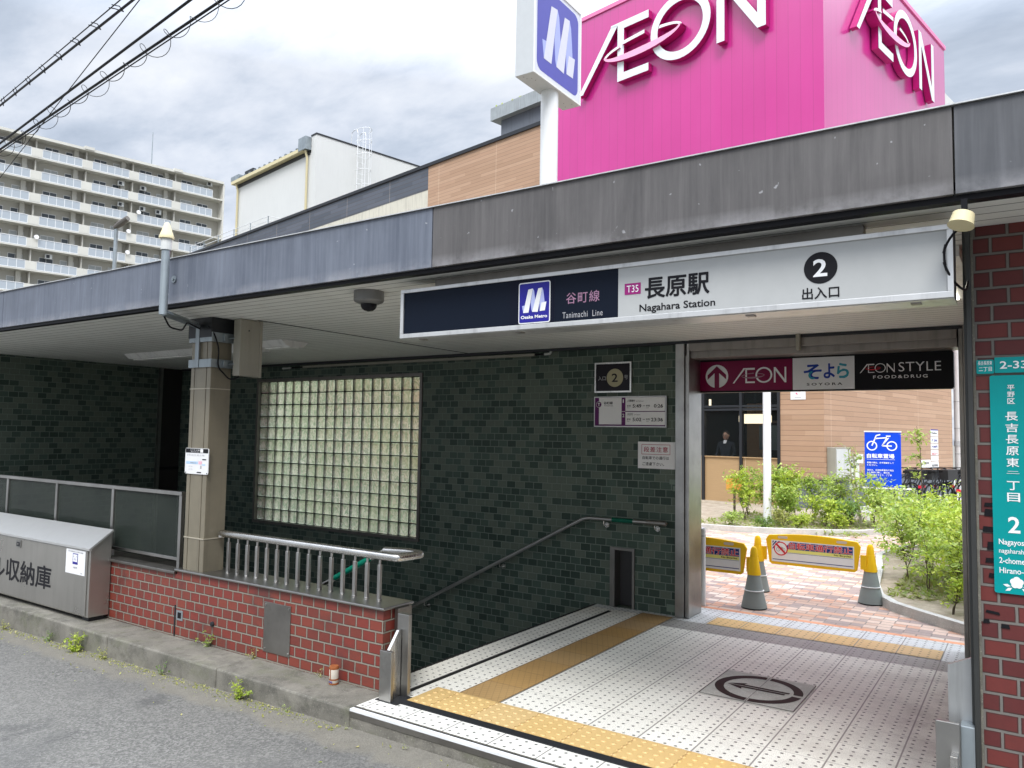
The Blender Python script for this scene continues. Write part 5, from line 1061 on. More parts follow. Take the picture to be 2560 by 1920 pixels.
for (z0, s_, mi) in ((1.83, 'Parking', 2), (1.62, 'P 24h', 0), (1.43, 'P 300円', 0), (1.23, '出口→', 1), (.88, '駐車場', 2)):
    mb.text(s_, tuple(Kv+E1v*.016+E2v*7.5+Vector((0, 0, z0-.03))), E2v, Vector((0, 0, 1)), .5, .07, .02, mi)
mb.text('ご案内', tuple(Kv+E1v*.016+E2v*6.6+Vector((0, 0, .93))), E2v, Vector((0, 0, 1)), .6, .07, .02, 2)
mb.build('printing', ['metroblue', 'red', 'ink'], nb)
pn = thing('paper_notice', 'white paper with a pink mark taped high on the wood wall', 'notice', tuple(Kv+E1v*-.7+Vector((0, 0, 2.6))))
OB(-.78, -.42, -.012, -.003, 2.52, 2.83).build('sheet', 'bpaper', pn)
mb = MB(); c0 = Kv+E1v*-.60+E2v*-.014+Vector((0, 0, 2.70))
for a_, b_ in ((0, 60), (80, 170), (200, 260)):
    vs_ = []
    for k in range(7): a = R(a_+(b_-a_)*k/6); vs_ += [c0+E1v*(.06*math.cos(a))+Vector((0, 0, .07*math.sin(a))), c0+E1v*(.035*math.cos(a))+Vector((0, 0, .045*math.sin(a)))]
    mb.add(vs_, [(2*k, 2*k+2, 2*k+3, 2*k+1) for k in range(6)], 0)
mb.obox(tuple(Kv+Vector((0, 0, 2.56))), E1, E2, -.68, -.52, -.0145, -.0135, 0, .012, 1); mb.build('printing', [plain('pink_print', (.70, .08, .20), .5), 'greytxt'], pn)
# the magenta tower
TU0, TU1 = -8.62, .10
mb = OB(TU0, TU1, -.05, 9.16, 4.0, 14.08); mb.build('tower', 'pink', sb)
OB(TU0-.04, TU1+.04, -.09, 9.20, 14.081, 14.20).build('tower_cap', plain('pink_flashing', (.72, .22, .42), .35), sb)
OB(TU0-.01, TU0+.0, -.06, 9, 4, 14.07).build('corner_trim', 'pink', sb)
OB(-4, -.02, 9.24, 11.4, 9, 12.86).build('rear_block', 'whitewall', sb)
mb = OB(-17.0, -8.7, 6.0, 11, 11.1, 15.65); mb.build('roof_plant_room', dirty('blue_grey_plant_room', (.12, .135, .16), .6, 0, .05, .5), sb); OB(-17.4, -8.6, 5.7, 11.2, 15.651, 16.22).build('plant_room_eave', dirty('pale_grey_eave', (.30, .33, .34), .6), sb)
gmb = MB(); rnd = random.Random(4)
for _ in range(90): q_ = Kv+E1v*rnd.uniform(-17.2, -13)+E2v*5.85; leaf(gmb, Vector((q_.x, q_.y, 16.23)), rnd.uniform(.08, .22), rnd)
tag(gmb.build('roof_weeds', 'weed'), 'thin weeds growing on the roof edge of the plant room', 'weeds', None, 'stuff')
# illuminated-type channel letters, built once and placed on both faces
def channel(t_label, O, X, Yn, h, grp):
    """O bottom-left on the wall plane, X right along the wall, Yn out of the wall"""
    t = thing('building_lettering', t_label, 'lettering', tuple(O), grp)
    W, B, T = mark_polys(.13); s_ = h/1.03; sx_ = 5.95/3.46; Z = Vector((0, 0, 1)); dep = .20
    def chan(polys, name, m_, extra=0.0):
        f_2, s2 = MB(), MB()
        for P in polys:
            if sum(P[i][0]*P[(i+1) % len(P)][1]-P[(i+1) % len(P)][0]*P[i][1] for i in range(len(P))) < 0: P = P[::-1]
            A = [O+X*(p[0]*sx_)+Z*(p[1]*s_)+Yn*(dep+extra) for p in P]; Bk = [O+X*(p[0]*sx_)+Z*(p[1]*s_)+Yn*.02 for p in P]
            f_2.add(A, [tuple(range(len(P)))]); n = len(P)
            sA = [a-Yn*.012 for a in A]; s2.add(sA+Bk, [(i, n+i, n+(i+1) % n, (i+1) % n) for i in range(n)]+[tuple(range(n))])
        f_2.build(name, m_, t); return s2
    s_a = chan(W, 'letter_face', 'aeonwhite'); s_b = chan(T, 'swoosh_white', 't_white', .05); s_c = chan(B, 'swoosh_pink', 'pinkband', .09)
    sm = MB(); [sm.add(q_.v, q_.f) for q_ in (s_a, s_b, s_c)]; sm.build('return', 'magside', t)
h_ = 1.73
channel('giant white store name letters on the left face of the magenta tower', Kv+E1v*(-7.17)+E2v*-.055+Vector((0, 0, 11.67)), E1v, -E2v, h_, 'store name letters on the tower')
channel('giant white store name letters on the right face of the magenta tower', Kv+E2v*1.42+E1v*.105+Vector((0, 0, 11.72)), E2v, E1v, h_, 'store name letters on the tower')

# the thin white pole in front of the shop
p1 = thing('white_pole', 'thin white pole standing in the far planting bed', 'pole', (-4.08, 14.5, 0))
MB().tube([(-4.08, 14.5, 0), (-4.08, 14.5, 4.6)], .072, 16).build('pole', 'white', p1, True); MB().lathe([(.09, 0.02), (.09, .08)], (-4.08, 14.5, 0), 16).build('base_collar', 'white', p1, True)
# small wooden sign in bed
ws = thing('garden_sign', 'small orange wooden board on a stake in the far bed', 'sign', (-5.0, 15.6, 0))
MB().box(-5.22, -4.90, 15.6, 15.62, .55, .78).build('board', plain('orange_board', (.62, .30, .06), .6), ws); MB().box(-5.08, -5.04, 15.621, 15.65, 0, .75).build('stake', 'stem', ws)
# blue bicycle parking sign
bs = thing('bicycle_parking_sign', 'tall blue bicycle parking sign with white bicycle symbol', 'sign', (-2.43, 16.5, .7))
cx, cy = -2.43, 16.5; fx = Vector((math.cos(R(8)), math.sin(R(8)), 0)); fy = Vector((-fx.y, fx.x, 0))
def bsO(u, z, d=0.0): return Vector((cx, cy, 0))+fx*u+Vector((0, 0, z))-fy*d
mb = MB().obox((cx, cy), (fx.x, fx.y), (fy.x, fy.y), -.31, .33, 0, .05, .70, 1.765); mb.build('board', 'blue2', bs, bevel=.006)
MB().obox((cx, cy), (fx.x, fx.y), (fy.x, fy.y), -.32, .34, -.006, .056, 1.766, 1.79).obox((cx, cy), (fx.x, fx.y), (fy.x, fy.y), -.36, .5, .0, .05, .665, .695).build('rail', 't_white', bs)
for u in (-.26, .28): MB().obox((cx, cy), (fx.x, fx.y), (fy.x, fy.y), u-.02, u+.02, .051, .09, 0, 1.7).build('leg', 'white', bs)
mb = MB()
def wheel(u, z, r_, t_):
    vs_ = []
    for k in range(29): a = 2*math.pi*k/28; vs_ += [bsO(u+r_*math.cos(a), z+r_*math.sin(a), .003), bsO(u+(r_-t_)*math.cos(a), z+(r_-t_)*math.sin(a), .003)]
    mb.add(vs_, [(2*k, 2*k+2, 2*k+3, 2*k+1) for k in range(28)], 0)
def bar(u0, z0, u1, z1, t_=.012):
    d = Vector((u1-u0, z1-z0)).normalized(); n_ = Vector((-d.y, d.x))*t_; mb.add([bsO(u0-n_.x, z0-n_.y, .004), bsO(u1-n_.x, z1-n_.y, .004), bsO(u1+n_.x, z1+n_.y, .004), bsO(u0+n_.x, z0+n_.y, .004)], [(0, 1, 2, 3)], 0)
wheel(-.18, 1.50, .095, .022); wheel(.17, 1.50, .095, .022); bar(-.18, 1.50, -.10, 1.70); bar(-.10, 1.70, -.03, 1.72); bar(-.13, 1.64, .09, 1.66); bar(.09, 1.66, .0, 1.50); bar(-.0, 1.50, .17, 1.50); bar(.07, 1.69, .15, 1.69); bar(.0, 1.50, .12, 1.66, .008)
mb.text('自転車置場', bsO(-.27, 1.26, .003), fx, Vector((0, 0, 1)), .48, .085, .03, 0); mb.add([bsO(-.27, 1.232, .003), bsO(.22, 1.232, .003), bsO(.22, 1.238, .003), bsO(-.27, 1.238, .003)], [(0, 1, 2, 3)], 0)
for i, s_ in enumerate(('駐輪の際は、必ず施錠をして', 'ください。', '', '当店は、当自転車場内で発生', 'した事故に関し、責任を', '負いかねますので、ご了承', 'ください。')):
    if s_: mb.text(s_, bsO(-.27, 1.155-i*.048, .003), fx, Vector((0, 0, 1)), .036*len(s_), .034, .02, 0)
mb.build('printing', 't_white', bs)
sn = thing('small_white_sign', 'small white notice board left of the blue bicycle sign', 'sign', (-3.0, 16.4, 0))
mb = MB().box(-3.02, -2.84, 16.45, 16.47, .62, 1.27); mb.box(-2.88, -2.76, 16.42, 16.44, 1.15, 1.33); mb.build('board', 'bpaper', sn); MB().box(-2.95, -2.92, 16.471, 16.50, 0, 1.2).build('leg', 'white', sn)
mb = MB(); ftext(mb, '駐輪場', -2.99, -2.87, 1.17, 1.22, 16.4485, .02, 0); frect(mb, -2.99, -2.91, 1.05, 1.12, 16.4485, 1); ftext(mb, '満車', -2.86, -2.78, 1.22, 1.29, 16.4185, .02, 0); frect(mb, -3.0, -2.88, .8, .83, 16.4485, 2); mb.build('printing', ['ink', 'navyink', 'red'], sn)
# parked bicycles
def bicycle(label, x, y, rz_):
    t = thing('bicycle', label, 'bicycle', (0, 0, 0), 'bicycles parked along the wood wall')
    for wx in (-.52, .52):
        mb = MB(); n = 28; P = [(wx+.32*math.cos(2*math.pi*k/n), 0, .33+.32*math.sin(2*math.pi*k/n)) for k in range(n+1)]; mb.tube(P, .018, 6, cap=False)
        o = mb.build('wheel', 'rubber', t, True)
        m2 = MB(); [m2.tube([(wx, 0, .33), (wx+.31*math.cos(a*math.pi/6), 0, .33+.31*math.sin(a*math.pi/6))], .002, 3, cap=False) for a in range(12)]; m2.build('spokes', 'galv', o)
    MB().tube([(-.52, 0, .33), (-.15, 0, .85)], .014, 6).tube([(-.52, 0, .33), (-.05, 0, .30)], .012, 6).tube([(-.05, 0, .30), (-.17, 0, .88)], .014, 6).tube([(-.05, 0, .30), (.38, 0, .80)], .018, 6).tube([(.52, 0, .33), (.36, 0, .95)], .014, 6).tube([(-.12, 0, .62), (.37, 0, .86)], .012, 6).build('frame', 'dark', t, True)
    MB().tube([(.30, -.28, .98), (.38, -.12, .99), (.38, .12, .99), (.30, .28, .98)], .012, 6).tube([(.37, 0, .93), (.38, 0, 1.0)], .012, 6).build('handlebar', 'black', t, True)
    MB().prism([(-.13, -.09), (.14, -.02), (.14, .02), (-.13, .09)], (-.17, 0, .88), XR, (0, 1, 0), (0, 0, .06)).build('saddle', 'rubber', t, bevel=.01)
    MB().box(.50, .80, -.16, .16, .72, .95).build('basket', plain('basket_wire', (.05, .05, .05), .5, .4), t)
    MB().prism([(-.04, 0), (.04, 0), (.04, .06), (-.04, .06)], (-.86, -.0, .55), (0, 1, 0), ZU, (.02, 0, 0)).build('rear_reflector', 'red', t)
    t.location = (x, y, 0); t.rotation_euler = (0, 0, rz_); return t
b0 = bicycle('black city bicycle nearest the blue sign in the row', -2.55, 19.3, R(62))
bl = ['second black bicycle from the blue sign', 'third black bicycle from the blue sign', 'bicycle in the middle of the parked row', 'bicycle right of the middle of the row', 'second bicycle from the downpipe end', 'bicycle nearest the downpipe at the end of the row', 'bicycle at the front of the row half hidden by shrubs', 'bicycle behind the shrubs near the right jamb']
for i, lb in enumerate(bl):
    rnd = random.Random(i); place_copy(b0, (-2.45+.21*(i+1), 19.2+.34*(i+1) if i < 6 else 17.6+.3*i, 0), lb, R(62+rnd.uniform(-10, 10)))
# person behind the shop window
def person(label, P0, face):
    t = thing('person', label, 'person', tuple(P0)); z = P0.z
    V = {'pel': (0, 0, .93), 'sp': (0, 0, 1.12), 'ch': (0, -.01, 1.32), 'nk': (0, -.01, 1.46), 'nk2': (0, -.02, 1.50),
         'sl': (-.18, 0, 1.40), 'el': (-.24, -.03, 1.13), 'wl': (-.20, -.22, 1.02), 'sr': (.18, 0, 1.40), 'er': (.24, -.03, 1.13), 'wr': (.18, -.22, 1.02),
         'hl': (-.09, 0, .88), 'kl': (-.10, -.02, .48), 'al': (-.10, 0, .08), 'fl': (-.11, -.12, .03), 'hr': (.09, 0, .88), 'kr': (.10, -.02, .48), 'ar': (.10, 0, .08), 'fr': (.11, -.12, .03)}
    Rr = dict(pel=.15, sp=.14, ch=.155, nk=.06, nk2=.052, sl=.07, el=.048, wl=.032, sr=.07, er=.048, wr=.032, hl=.09, kl=.06, al=.042, fl=.035, hr=.09, kr=.06, ar=.042, fr=.035)
    Ed = [('pel', 'sp'), ('sp', 'ch'), ('ch', 'nk'), ('nk', 'nk2'), ('ch', 'sl'), ('sl', 'el'), ('el', 'wl'), ('ch', 'sr'), ('sr', 'er'), ('er', 'wr'), ('pel', 'hl'), ('hl', 'kl'), ('kl', 'al'), ('al', 'fl'), ('pel', 'hr'), ('hr', 'kr'), ('kr', 'ar'), ('ar', 'fr')]
    ks = list(V); me = bpy.data.meshes.new('body'); me.from_pydata([V[k] for k in ks], [(ks.index(a), ks.index(b)) for a, b in Ed], [])
    o = bpy.data.objects.new('body', me); COL.objects.link(o); o.parent = t; me.materials.append(MT['jacket'])
    sk = o.modifiers.new('skin', 'SKIN'); 
    for i, k in enumerate(ks): me.skin_vertices[0].data[i].radius = (Rr[k], Rr[k]*.8)
    me.skin_vertices[0].data[0].use_root = True; o.modifiers.new('sub', 'SUBSURF').levels = 2; o.modifiers['sub'].render_levels = 2
    def ell(c, r3, mt_, nm, n=18, m_=12, cut=None):
        mb = MB(); vs_ = [(c[0]+r3[0]*math.sin(math.pi*j/m_)*math.cos(2*math.pi*k/n), c[1]+r3[1]*math.sin(math.pi*j/m_)*math.sin(2*math.pi*k/n), c[2]+r3[2]*math.cos(math.pi*j/m_)*(1.0)) for j in range(m_+1) for k in range(n)]
        mb.add(vs_, [(j*n+k, (j+1)*n+k, (j+1)*n+(k+1) % n, j*n+(k+1) % n) for j in range(m_) for k in range(n)]); q_ = mb.build(nm, mt_, None, True); q_.parent = t; return q_
    hd = ell((0, -.025, 1.60), (.075, .092, .115), 'skin', 'head')
    f2 = MB(); f2.add([(0, -.128, 1.60), (-.012, -.112, 1.575), (.012, -.112, 1.575), (0, -.108, 1.62)], [(0, 1, 2), (0, 2, 3), (0, 3, 1)])
    fo = f2.build('nose', 'skin', None); fo.parent = t
    for sx in (-1, 1): ell((sx*.077, -.02, 1.60), (.012, .02, .03), 'skin', 'ear', 8, 6); ell((sx*.030, -.108, 1.612), (.012, .008, .006), 'hair', 'eye', 8, 6)
    ell((0, -.113, 1.555), (.024, .006, .006), plain('lips', (.30, .12, .10), .5), 'mouth', 8, 6)
    ell((0, .0, 1.645), (.083, .098, .088), 'hair', 'hair')
    mb = MB(); 
    for sx in (-1, 1):
        n = 14; mb.tube([(sx*.033+.022*math.cos(2*math.pi*k/n), -.122, 1.61+.016*math.sin(2*math.pi*k/n)) for k in range(n+1)], .0018, 4, cap=False)
    mb.tube([(-.011, -.122, 1.612), (.011, -.122, 1.612)], .0018, 4); q_ = mb.build('glasses', 'dark', None); q_.parent = t
    mb = MB(); mb.add([(-.035, -.115, 1.40), (.035, -.115, 1.40), (.045, -.065, 1.485), (-.045, -.065, 1.485)], [(0, 1, 2, 3)]); q_ = mb.build('shirt_collar', 't_white', None); q_.parent = t
    for sx in (-1, 1):
        q_ = ell((sx*.19, -.26, 1.01), (.035, .045, .02), 'skin', 'hand', 10, 8)
        fm = MB(); [fm.tube([(sx*.19+(-.024+.016*i), -.295, 1.01), (sx*.19+(-.026+.017*i), -.33, 1.005), (sx*.19+(-.026+.017*i), -.345+.004*abs(i-1.5), .99)], [.008, .0075, .006], 6) for i in range(4)]
        fm.tube([(sx*.19-sx*.03, -.25, 1.01), (sx*.19-sx*.055, -.28, 1.005), (sx*.19-sx*.05, -.305, 1.0)], [.009, .008, .006], 6); q2 = fm.build('fingers', 'skin', None, True); q2.parent = q_
    t.rotation_euler = (0, 0, face); return t
pp = Kv+E1v*(-2.80)+E2v*.62+Vector((0, 0, .06)); person('person with glasses and dark jacket standing behind the shop window', pp, R(-4))

# ------------------------------------------------------------------ metro pole sign
ms_ = thing('metro_pole_sign', 'tall white pole with a square blue ribbon emblem box on top', 'sign', (-4.46, 7.24, 0))
MB().tube([(-4.46, 7.26, -.02), (-4.46, 7.26, 5.495)], .10, 28).build('pole', 'white', ms_, True)
sx0, sx1, sy0, sy1, sz0, sz1 = -4.572, -4.340, 6.72, 7.748, 5.494, 6.62
mb = MB().box(sx0, sx1, sy0, sy1, sz0, sz1); mb.build('box', 'lightgrey', ms_, bevel=.004)
mb = MB(); fw = .018
for (a, b, c, d) in ((sy0, sy1, sz0, sz0+fw), (sy0, sy1, sz1-fw, sz1), (sy0, sy0+fw, sz0+fw, sz1-fw), (sy1-fw, sy1, sz0+fw, sz1-fw)): mb.box(sx1+.0005, sx1+.012, a, b, c, d)
mb.build('edge_frame', 'white', ms_)
mb = MB(); mb.add([(sx1+.002, sy0+fw, sz0+fw), (sx1+.002, sy1-fw, sz0+fw), (sx1+.002, sy1-fw, sz1-fw), (sx1+.002, sy0+fw, sz1-fw)], [(0, 1, 2, 3)], 0)
mb.prism(rrect(.90, .98, .10), (sx1+.0035, sy0+.065, sz0+.075), (0, 1, 0), ZU, (-.001, 0, 0), 1); ribbon(mb, (sx1+.0045, sy0+.17, sz0+.235), (0, 1, 0), ZU, .72, .68, 2, 3, (.0008, 0, 0)); mb.build('emblem_face', ['polew', 'poleblue', plain('ribbon_white', (.60, .60, .68), .4), plain('ribbon_shade', (.36, .40, .72), .4)], ms_)
mb = MB()
for a, b in ((.06, .1), (.11, .12), (.05, .05), (.12, .18), (.08, .86), (.15, .93), (.05, .95)): mb.tube([(sx0+.03+a, sy0+b, sz0-.0005), (sx0+.03+a, sy0+b, sz0-.004)], .004, 6)
mb.build('screw', 'dark', ms_)

# ------------------------------------------------------------------ apartment block far left
KA = Vector((-104.658, 51.845, 0)); ab = thing('apartment_block', 'long ten storey beige apartment block with white balconies far left', 'building', tuple(KA))
def OA(u0, u1, v0, v1, z0, z1, mb=None, mi=0): return (mb or MB()).obox((KA.x, KA.y), E1, E2, u0, u1, v0, v1, z0, z1, mi)
V0, V1 = -24.2, 18.6; FH = 2.95; TOPF = 36.35
OA(-14, -1.5, V0, V1, 0, 38.75).build('wall', 'apt', ab)
mb = OA(-14.1, .25, V0, V1+.05, 38.75, 39.1); 
for v in (.0, 11.8, -11.8): OA(-1, .35, v-.6, v+.6, 38.9, 39.3, mb)
mb.build('roof', 'apt_l', ab)
levels = [TOPF-FH*i for i in range(9)]
mb = MB()
for z_ in levels: OA(-1.49, .1, V0, V1-.01, z_-.17, z_, mb)
OA(-1.6, .12, V1-.0, V1+.25, 0, 38.74, mb); mb.build('balcony_slab', 'apt_l', ab)
DIV = [-18.0, -12.0, -6.05, -.12, 5.85, 11.72, V1]
for z_ in levels:
    for d in DIV[:-1]: OA(.0, .12, d-.62, d+.62, z_+.001, z_+1.12).build('parapet_block', 'apt_l', ab); OA(-1.49, -.4, d-.08, d+.08, z_+.002, z_+2.7).build('balcony_partition', 'apt', ab); OA(-1.49, -.9, d-1.4, d-.85, z_+.002, z_+2.75).build('pier', 'apt', ab)
random.seed(11)
rail0 = frame0 = None
vis = [(i, k) for i in range(9) for k in range(6)]
rail_mb, pan_mb = MB(), MB(); Lr = 4.66
for j in range(6): OA(.04, .09, j*Lr/5-.03, j*Lr/5+.03, .02, 1.1, rail_mb)
OA(.03, .10, 0, Lr, 1.08, 1.15, rail_mb); OA(.03, .10, 0, Lr, .02, .10, rail_mb); OA(.05, .07, .03, Lr-.03, .10, 1.08, pan_mb)
win_mb, gl_mb, cu_mb = MB(), MB(), MB()
for u0_, u1_ in ((0, .06), (.80, .86), (1.60, 1.66)): OA(-1.485, -1.43, u0_, u1_, 0, 2.0, win_mb)
OA(-1.485, -1.43, 0, 1.66, 1.95, 2.02, win_mb); OA(-1.485, -1.43, .06, 1.6, 1.25, 1.30, win_mb); OA(-1.48, -1.45, .06, 1.60, 0, 1.95, gl_mb)
def attach(mb_, name, mt_, parent, src=[None]):
    return mb_.build(name, mt_, parent)
rail_src = rail_mb.build('balcony_railing', 'white', ab); rail_pane = pan_mb.build('panel', 'frost', rail_src)
win_src = win_mb.build('window', 'white', ab); win_pane = gl_mb.build('pane', 'winglass', win_src)
def inst(src, child, off, mat=None):
    a = src.copy(); COL.objects.link(a); a.parent = ab; a.location = src.location+off
    b = child.copy(); COL.objects.link(b); b.parent = a
    if mat: b.data = mat
    return a
gl2 = win_pane.data.copy(); gl2.materials.clear(); gl2.materials.append(MT['curtain'])
first = True; nwin = 0
for i, k in vis:
    z_ = levels[i]; v = (DIV[k-0]+.65 if k < 6 else 0)
    if k < 6:
        offv = E2v*(DIV[k]+.64)+Vector((0, 0, z_))
        if first: rail_src.location = rail_src.location+offv
        else: base = rail_base; inst(rail_src, rail_pane, offv-first_off)
        if first: first_off = offv.copy(); rail_base = rail_src.location.copy(); 
        for q_ in (.55, 3.0):
            if nwin < 100:
                ow = E2v*(DIV[k]+.64+q_)+Vector((0, 0, z_+.05))
                if nwin == 0: win_src.location = win_src.location+ow; win_first = ow.copy()
                else: inst(win_src, win_pane, ow-win_first, gl2 if random.random() < .3 else None)
                nwin += 1
        first = False
for (i, k, q_) in ((1, 3, 3.4), (1, 4, .4), (2, 3, 3.5), (2, 4, .4), (2, 4, 2.6), (0, 5, 4.0), (5, 2, 1.0), (5, 4, .6)):
    z_ = levels[i]+1.85
    mb = OA(-.9, -.5, DIV[k]+.7+q_, DIV[k]+1.5+q_, z_, z_+.62); OA(-.499, -.49, DIV[k]+.8+q_, DIV[k]+1.2+q_, z_+.08, z_+.52, mb, 1); mb.build('air_conditioner', ['offwhite', 'dark'], ab)
for (i, k, q_) in ((2, 4, .15), (3, 3, 4.9), (4, 3, 4.9), (4, 2, -.2)):
    O_ = KA+E1v*.35+E2v*(DIV[k]+.6+q_)+Vector((0, 0, levels[i]+1.3)); MB().tube([tuple(O_), tuple(O_+E1v*.06)], [.30, .26], 16).build('satellite_dish', 't_white', ab)
mb = MB(); P_ = KA+E2v*9.15+E1v*-3; mb.tube([(P_.x, P_.y, 39), (P_.x, P_.y, 44.9)], [.09, .04], 8); mb.build('lightning_rod', 'galv', ab)
# low annex right of the apartments
an = thing('low_annex', 'small cream building with a dark window between the apartments and white hall', 'building', (-70, 50, 0))
O2 = Vector((-66.0, 50.5, 0)); MB().obox((O2.x, O2.y), E1, E2, -4, 6, 0, 10, 0, 18.6).build('wall', 'clad_c', an); MB().obox((O2.x, O2.y), E1, E2, -4.2, 6.2, -.3, 10, 18.6, 18.9).build('roof', 'apt_l', an)
for q_ in (-3.2, -1.2, .9, 2.9): MB().obox((O2.x, O2.y), E1, E2, q_, q_+1.5, -.06, .0, 16.4, 18.0).build('window', 'winglass', an)
# white hall with ladder
KW = Vector((-30.492, 26.554, 0)); wh = thing('white_hall', 'plain white building with cream gutter behind the dark parapet', 'building', tuple(KW))
def OW(u0, u1, v0, v1, z0, z1, mb=None, mi=0): return (mb or MB()).obox((KW.x, KW.y), E1, E2, u0, u1, v0, v1, z0, z1, mi)
OW(-8.95, 0, 0, 9, 0, 16.15).build('wall', 'whitewall', wh); OW(-.50, 0, 0.0, 9, 16.15, 17.02).build('gable_upstand', 'whitewall', wh)
OW(-.52, .03, -.03, 9, 17.02, 17.10).build('cap', 'dark', wh)
mb = OW(-9.2, -.85, -.32, .0, 16.28, 16.46); mb.build('gutter', 'cream', wh); OW(-9.1, -.55, -.05, .0, 16.08, 16.279).build('eave_board', 'dark', wh)
mb = MB()
for u in (-8.75, -.72): mb.tube([tuple(KW+E1v*u+E2v*-.22+Vector((0, 0, 16.28))), tuple(KW+E1v*u+E2v*-.10+Vector((0, 0, 15.9))), tuple(KW+E1v*u+E2v*-.10+Vector((0, 0, 0)))], .06, 8)
mb.build('downpipe', 'cream', wh, True)
mb = MB()
for k in range(14): OW(-8.9+.6*k, -8.75+.6*k, -.25, 9, 16.47, 16.60, mb)
OW(-9.0, -.51, -.2, 9, 16.461, 16.469, mb); mb.build('ribbed_roof', dirty('grey_roof_metal', (.18, .2, .22), .5, .3), wh)
mb = OW(-1.25, -.51, -.35, .6, 16.30, 16.98); OW(-9.3, -8.3, -.3, .6, 16.47, 16.75, mb); mb.build('roof_flashing', 'galv', wh); OW(-8.75, -7.7, .3, .5, 16.76, 17.15).build('roof_vent', 'dark', wh)
ld = thing('caged_ladder', 'thin white caged ladder fixed to the side of the white hall', 'ladder', tuple(KW+E2v*2.8+Vector((0, 0, 15))))
def LW(u, v, z): return tuple(KW+E1v*u+E2v*v+Vector((0, 0, z)))
mb = MB()
for v in (2.35, 2.85): mb.tube([LW(.25, v, 11.5), LW(.25, v, 17.75)], .022, 6); mb.tube([LW(.25, v, 17.7), LW(.15, v, 17.9), LW(-.1, v, 17.95), LW(-.35, v, 17.85), LW(-.4, v, 17.0)], .022, 6)
mb.build('side_rail', 'white', ld, True)
mb = MB(); [mb.tube([LW(.25, 2.35, 11.6+.3*k), LW(.25, 2.85, 11.6+.3*k)], .014, 5) for k in range(20)]; mb.build('rung', 'white', ld)
mb = MB()
for z_ in (13.9, 14.8, 15.6, 16.45, 17.2, 17.85): mb.tube([LW(.25+.75*math.sin(math.pi*k/12), 2.6-.38*math.cos(math.pi*k/12), z_) for k in range(13)], .016, 5)
for k in (3, 6, 9): mb.tube([LW(.25+.75*math.sin(math.pi*k/12), 2.6-.38*math.cos(math.pi*k/12), 13.9), LW(.25+.75*math.sin(math.pi*k/12), 2.6-.38*math.cos(math.pi*k/12), 17.85)], .014, 5)
mb.build('safety_cage', 'white', ld)
# roof railing on the store parapet
rr = thing('roof_railing', 'thin white railing on the roof edge left of the white hall', 'railing', tuple(Kv+E1v*-31+E2v*1.6+Vector((0, 0, 11.1))))
mb = MB(); 
for u in (-40, -38, -36, -34, -32, -30.0): q_ = Kv+E1v*u+E2v*1.6; mb.tube([(q_.x, q_.y, 11.1), (q_.x, q_.y, 12.85)], .03, 6)
mb.build('post', 'galv', rr)
mb = MB()
for z_ in (12.1, 12.35, 12.6, 12.85): a, b = Kv+E1v*-40+E2v*1.6, Kv+E1v*-30+E2v*1.6; mb.tube([(a.x, a.y, z_), (b.x, b.y, z_)], .018, 5); c = Kv+E1v*-30+E2v*6; mb.tube([(b.x, b.y, z_), (c.x, c.y, z_)], .018, 5)
mb.build('rail', 'white', rr)
# street lamp
sl = thing('street_lamp', 'slender grey street lamp in front of the apartment block', 'street lamp', (-29.5, 15.8, 0))
MB().tube([(-29.5, 15.8, -.02), (-29.5, 15.8, 9.35)], [.10, .07], 10).build('pole', 'galv', sl, True); MB().tube([(-29.5, 15.8, 9.3), (-29.45, 15.8, 9.45), (-29.2, 15.85, 9.58)], .05, 8).build('arm', 'galv', sl, True)
MB().tube([(-29.55, 15.77, 9.42), (-29.25, 15.82, 9.55), (-28.85, 15.88, 9.72)], [.08, .13, .10], 10).build('head', plain('lamp_head', (.12, .11, .10), .5), sl, True)

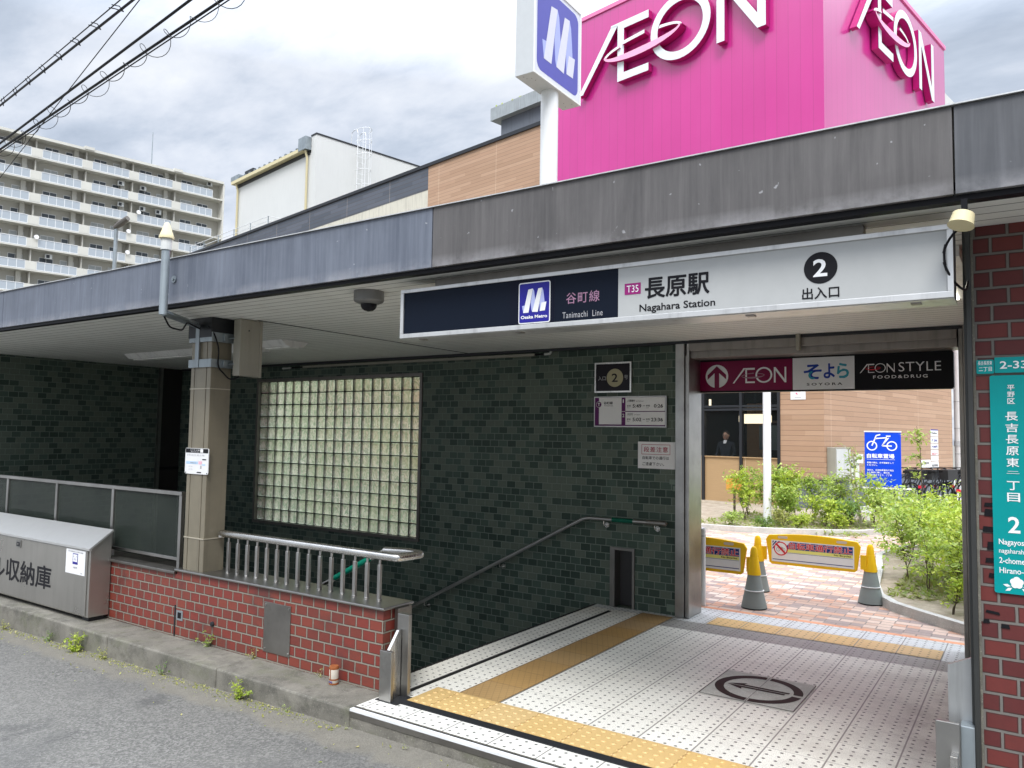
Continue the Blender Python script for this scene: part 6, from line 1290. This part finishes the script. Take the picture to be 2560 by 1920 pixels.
# ------------------------------------------------------------------ overhead cables
def sag(a, b, s_, n=24):
    a, b = Vector(a), Vector(b); return [a.lerp(b, k/n)-Vector((0, 0, s_*4*(k/n)*(1-k/n))) for k in range(n+1)]
def cable(label, a, b, r_, s_=0.0, extra=None):
    t = thing('overhead_cable', label, 'cable', a, 'overhead cables at top left'); MB().tube(sag(a, b, s_), r_, 7).build('strand', 'black', t, True)
    if extra: extra(t)
    return t
A1, B1 = (-30.05, 10.37, 11.18), (-11.93, 7.04, 9.53); A2, B2 = (-30.21, 10.29, 10.97), (-11.67, 7.21, 9.57)
def clips(t):
    P1, P2 = sag(A1, B1, 0, 60), sag(A2, B2, .0, 60); mb = MB()
    for k in range(3, 58, 4): a, b = P1[k], P2[k]; m_ = a.lerp(b, .5); mb.tube([a+Vector((0, 0, .05)), m_+Vector((.06, 0, 0)), b-Vector((0, 0, .09)), m_-Vector((.10, 0, 0)), a+Vector((-.1, 0, .02))], .011, 5)
    mb.build('clip', 'black', t)
cable('uppermost thin messenger wire with cable clips', A1, B1, .012, 0, clips); cable('upper thick black cable hung from the messenger wire', A2, B2, .026)
cable('middle thick black overhead cable', (-30.88, 9.97, 9.18), (-10.55, 7.95, 9.84), .028)
A4, B4 = (-31.25, 9.74, 8.87), (-9.92, 8.37, 9.90); A5, B5 = (-31.33, 9.7, 8.73), (-9.79, 8.46, 9.92)
def loops(t):
    P1, P2 = sag(A4, B4, 0, 400), sag(A5, B5, 0, 400); pts = []
    for k in range(0, 401, 1):
        c = P1[k].lerp(P2[k], .5); a = k*.37; r_ = .16+.06*math.sin(k*.13); pts.append(c+Vector((0, math.cos(a)*r_, math.sin(a)*r_)))
    MB().tube(pts, .008, 4).build('wrap_wire', 'black', t)
cable('lowest thick black cable with a spiral wire wound around it', A4, B4, .029, 0, loops); cable('thin support wire just under the lowest thick cable', A5, B5, .014)
cable('single thin wire crossing the thick cables at a steeper angle', (-29.79, 10.77, 8.41), (-11.61, 7.22, 9.94), .010)
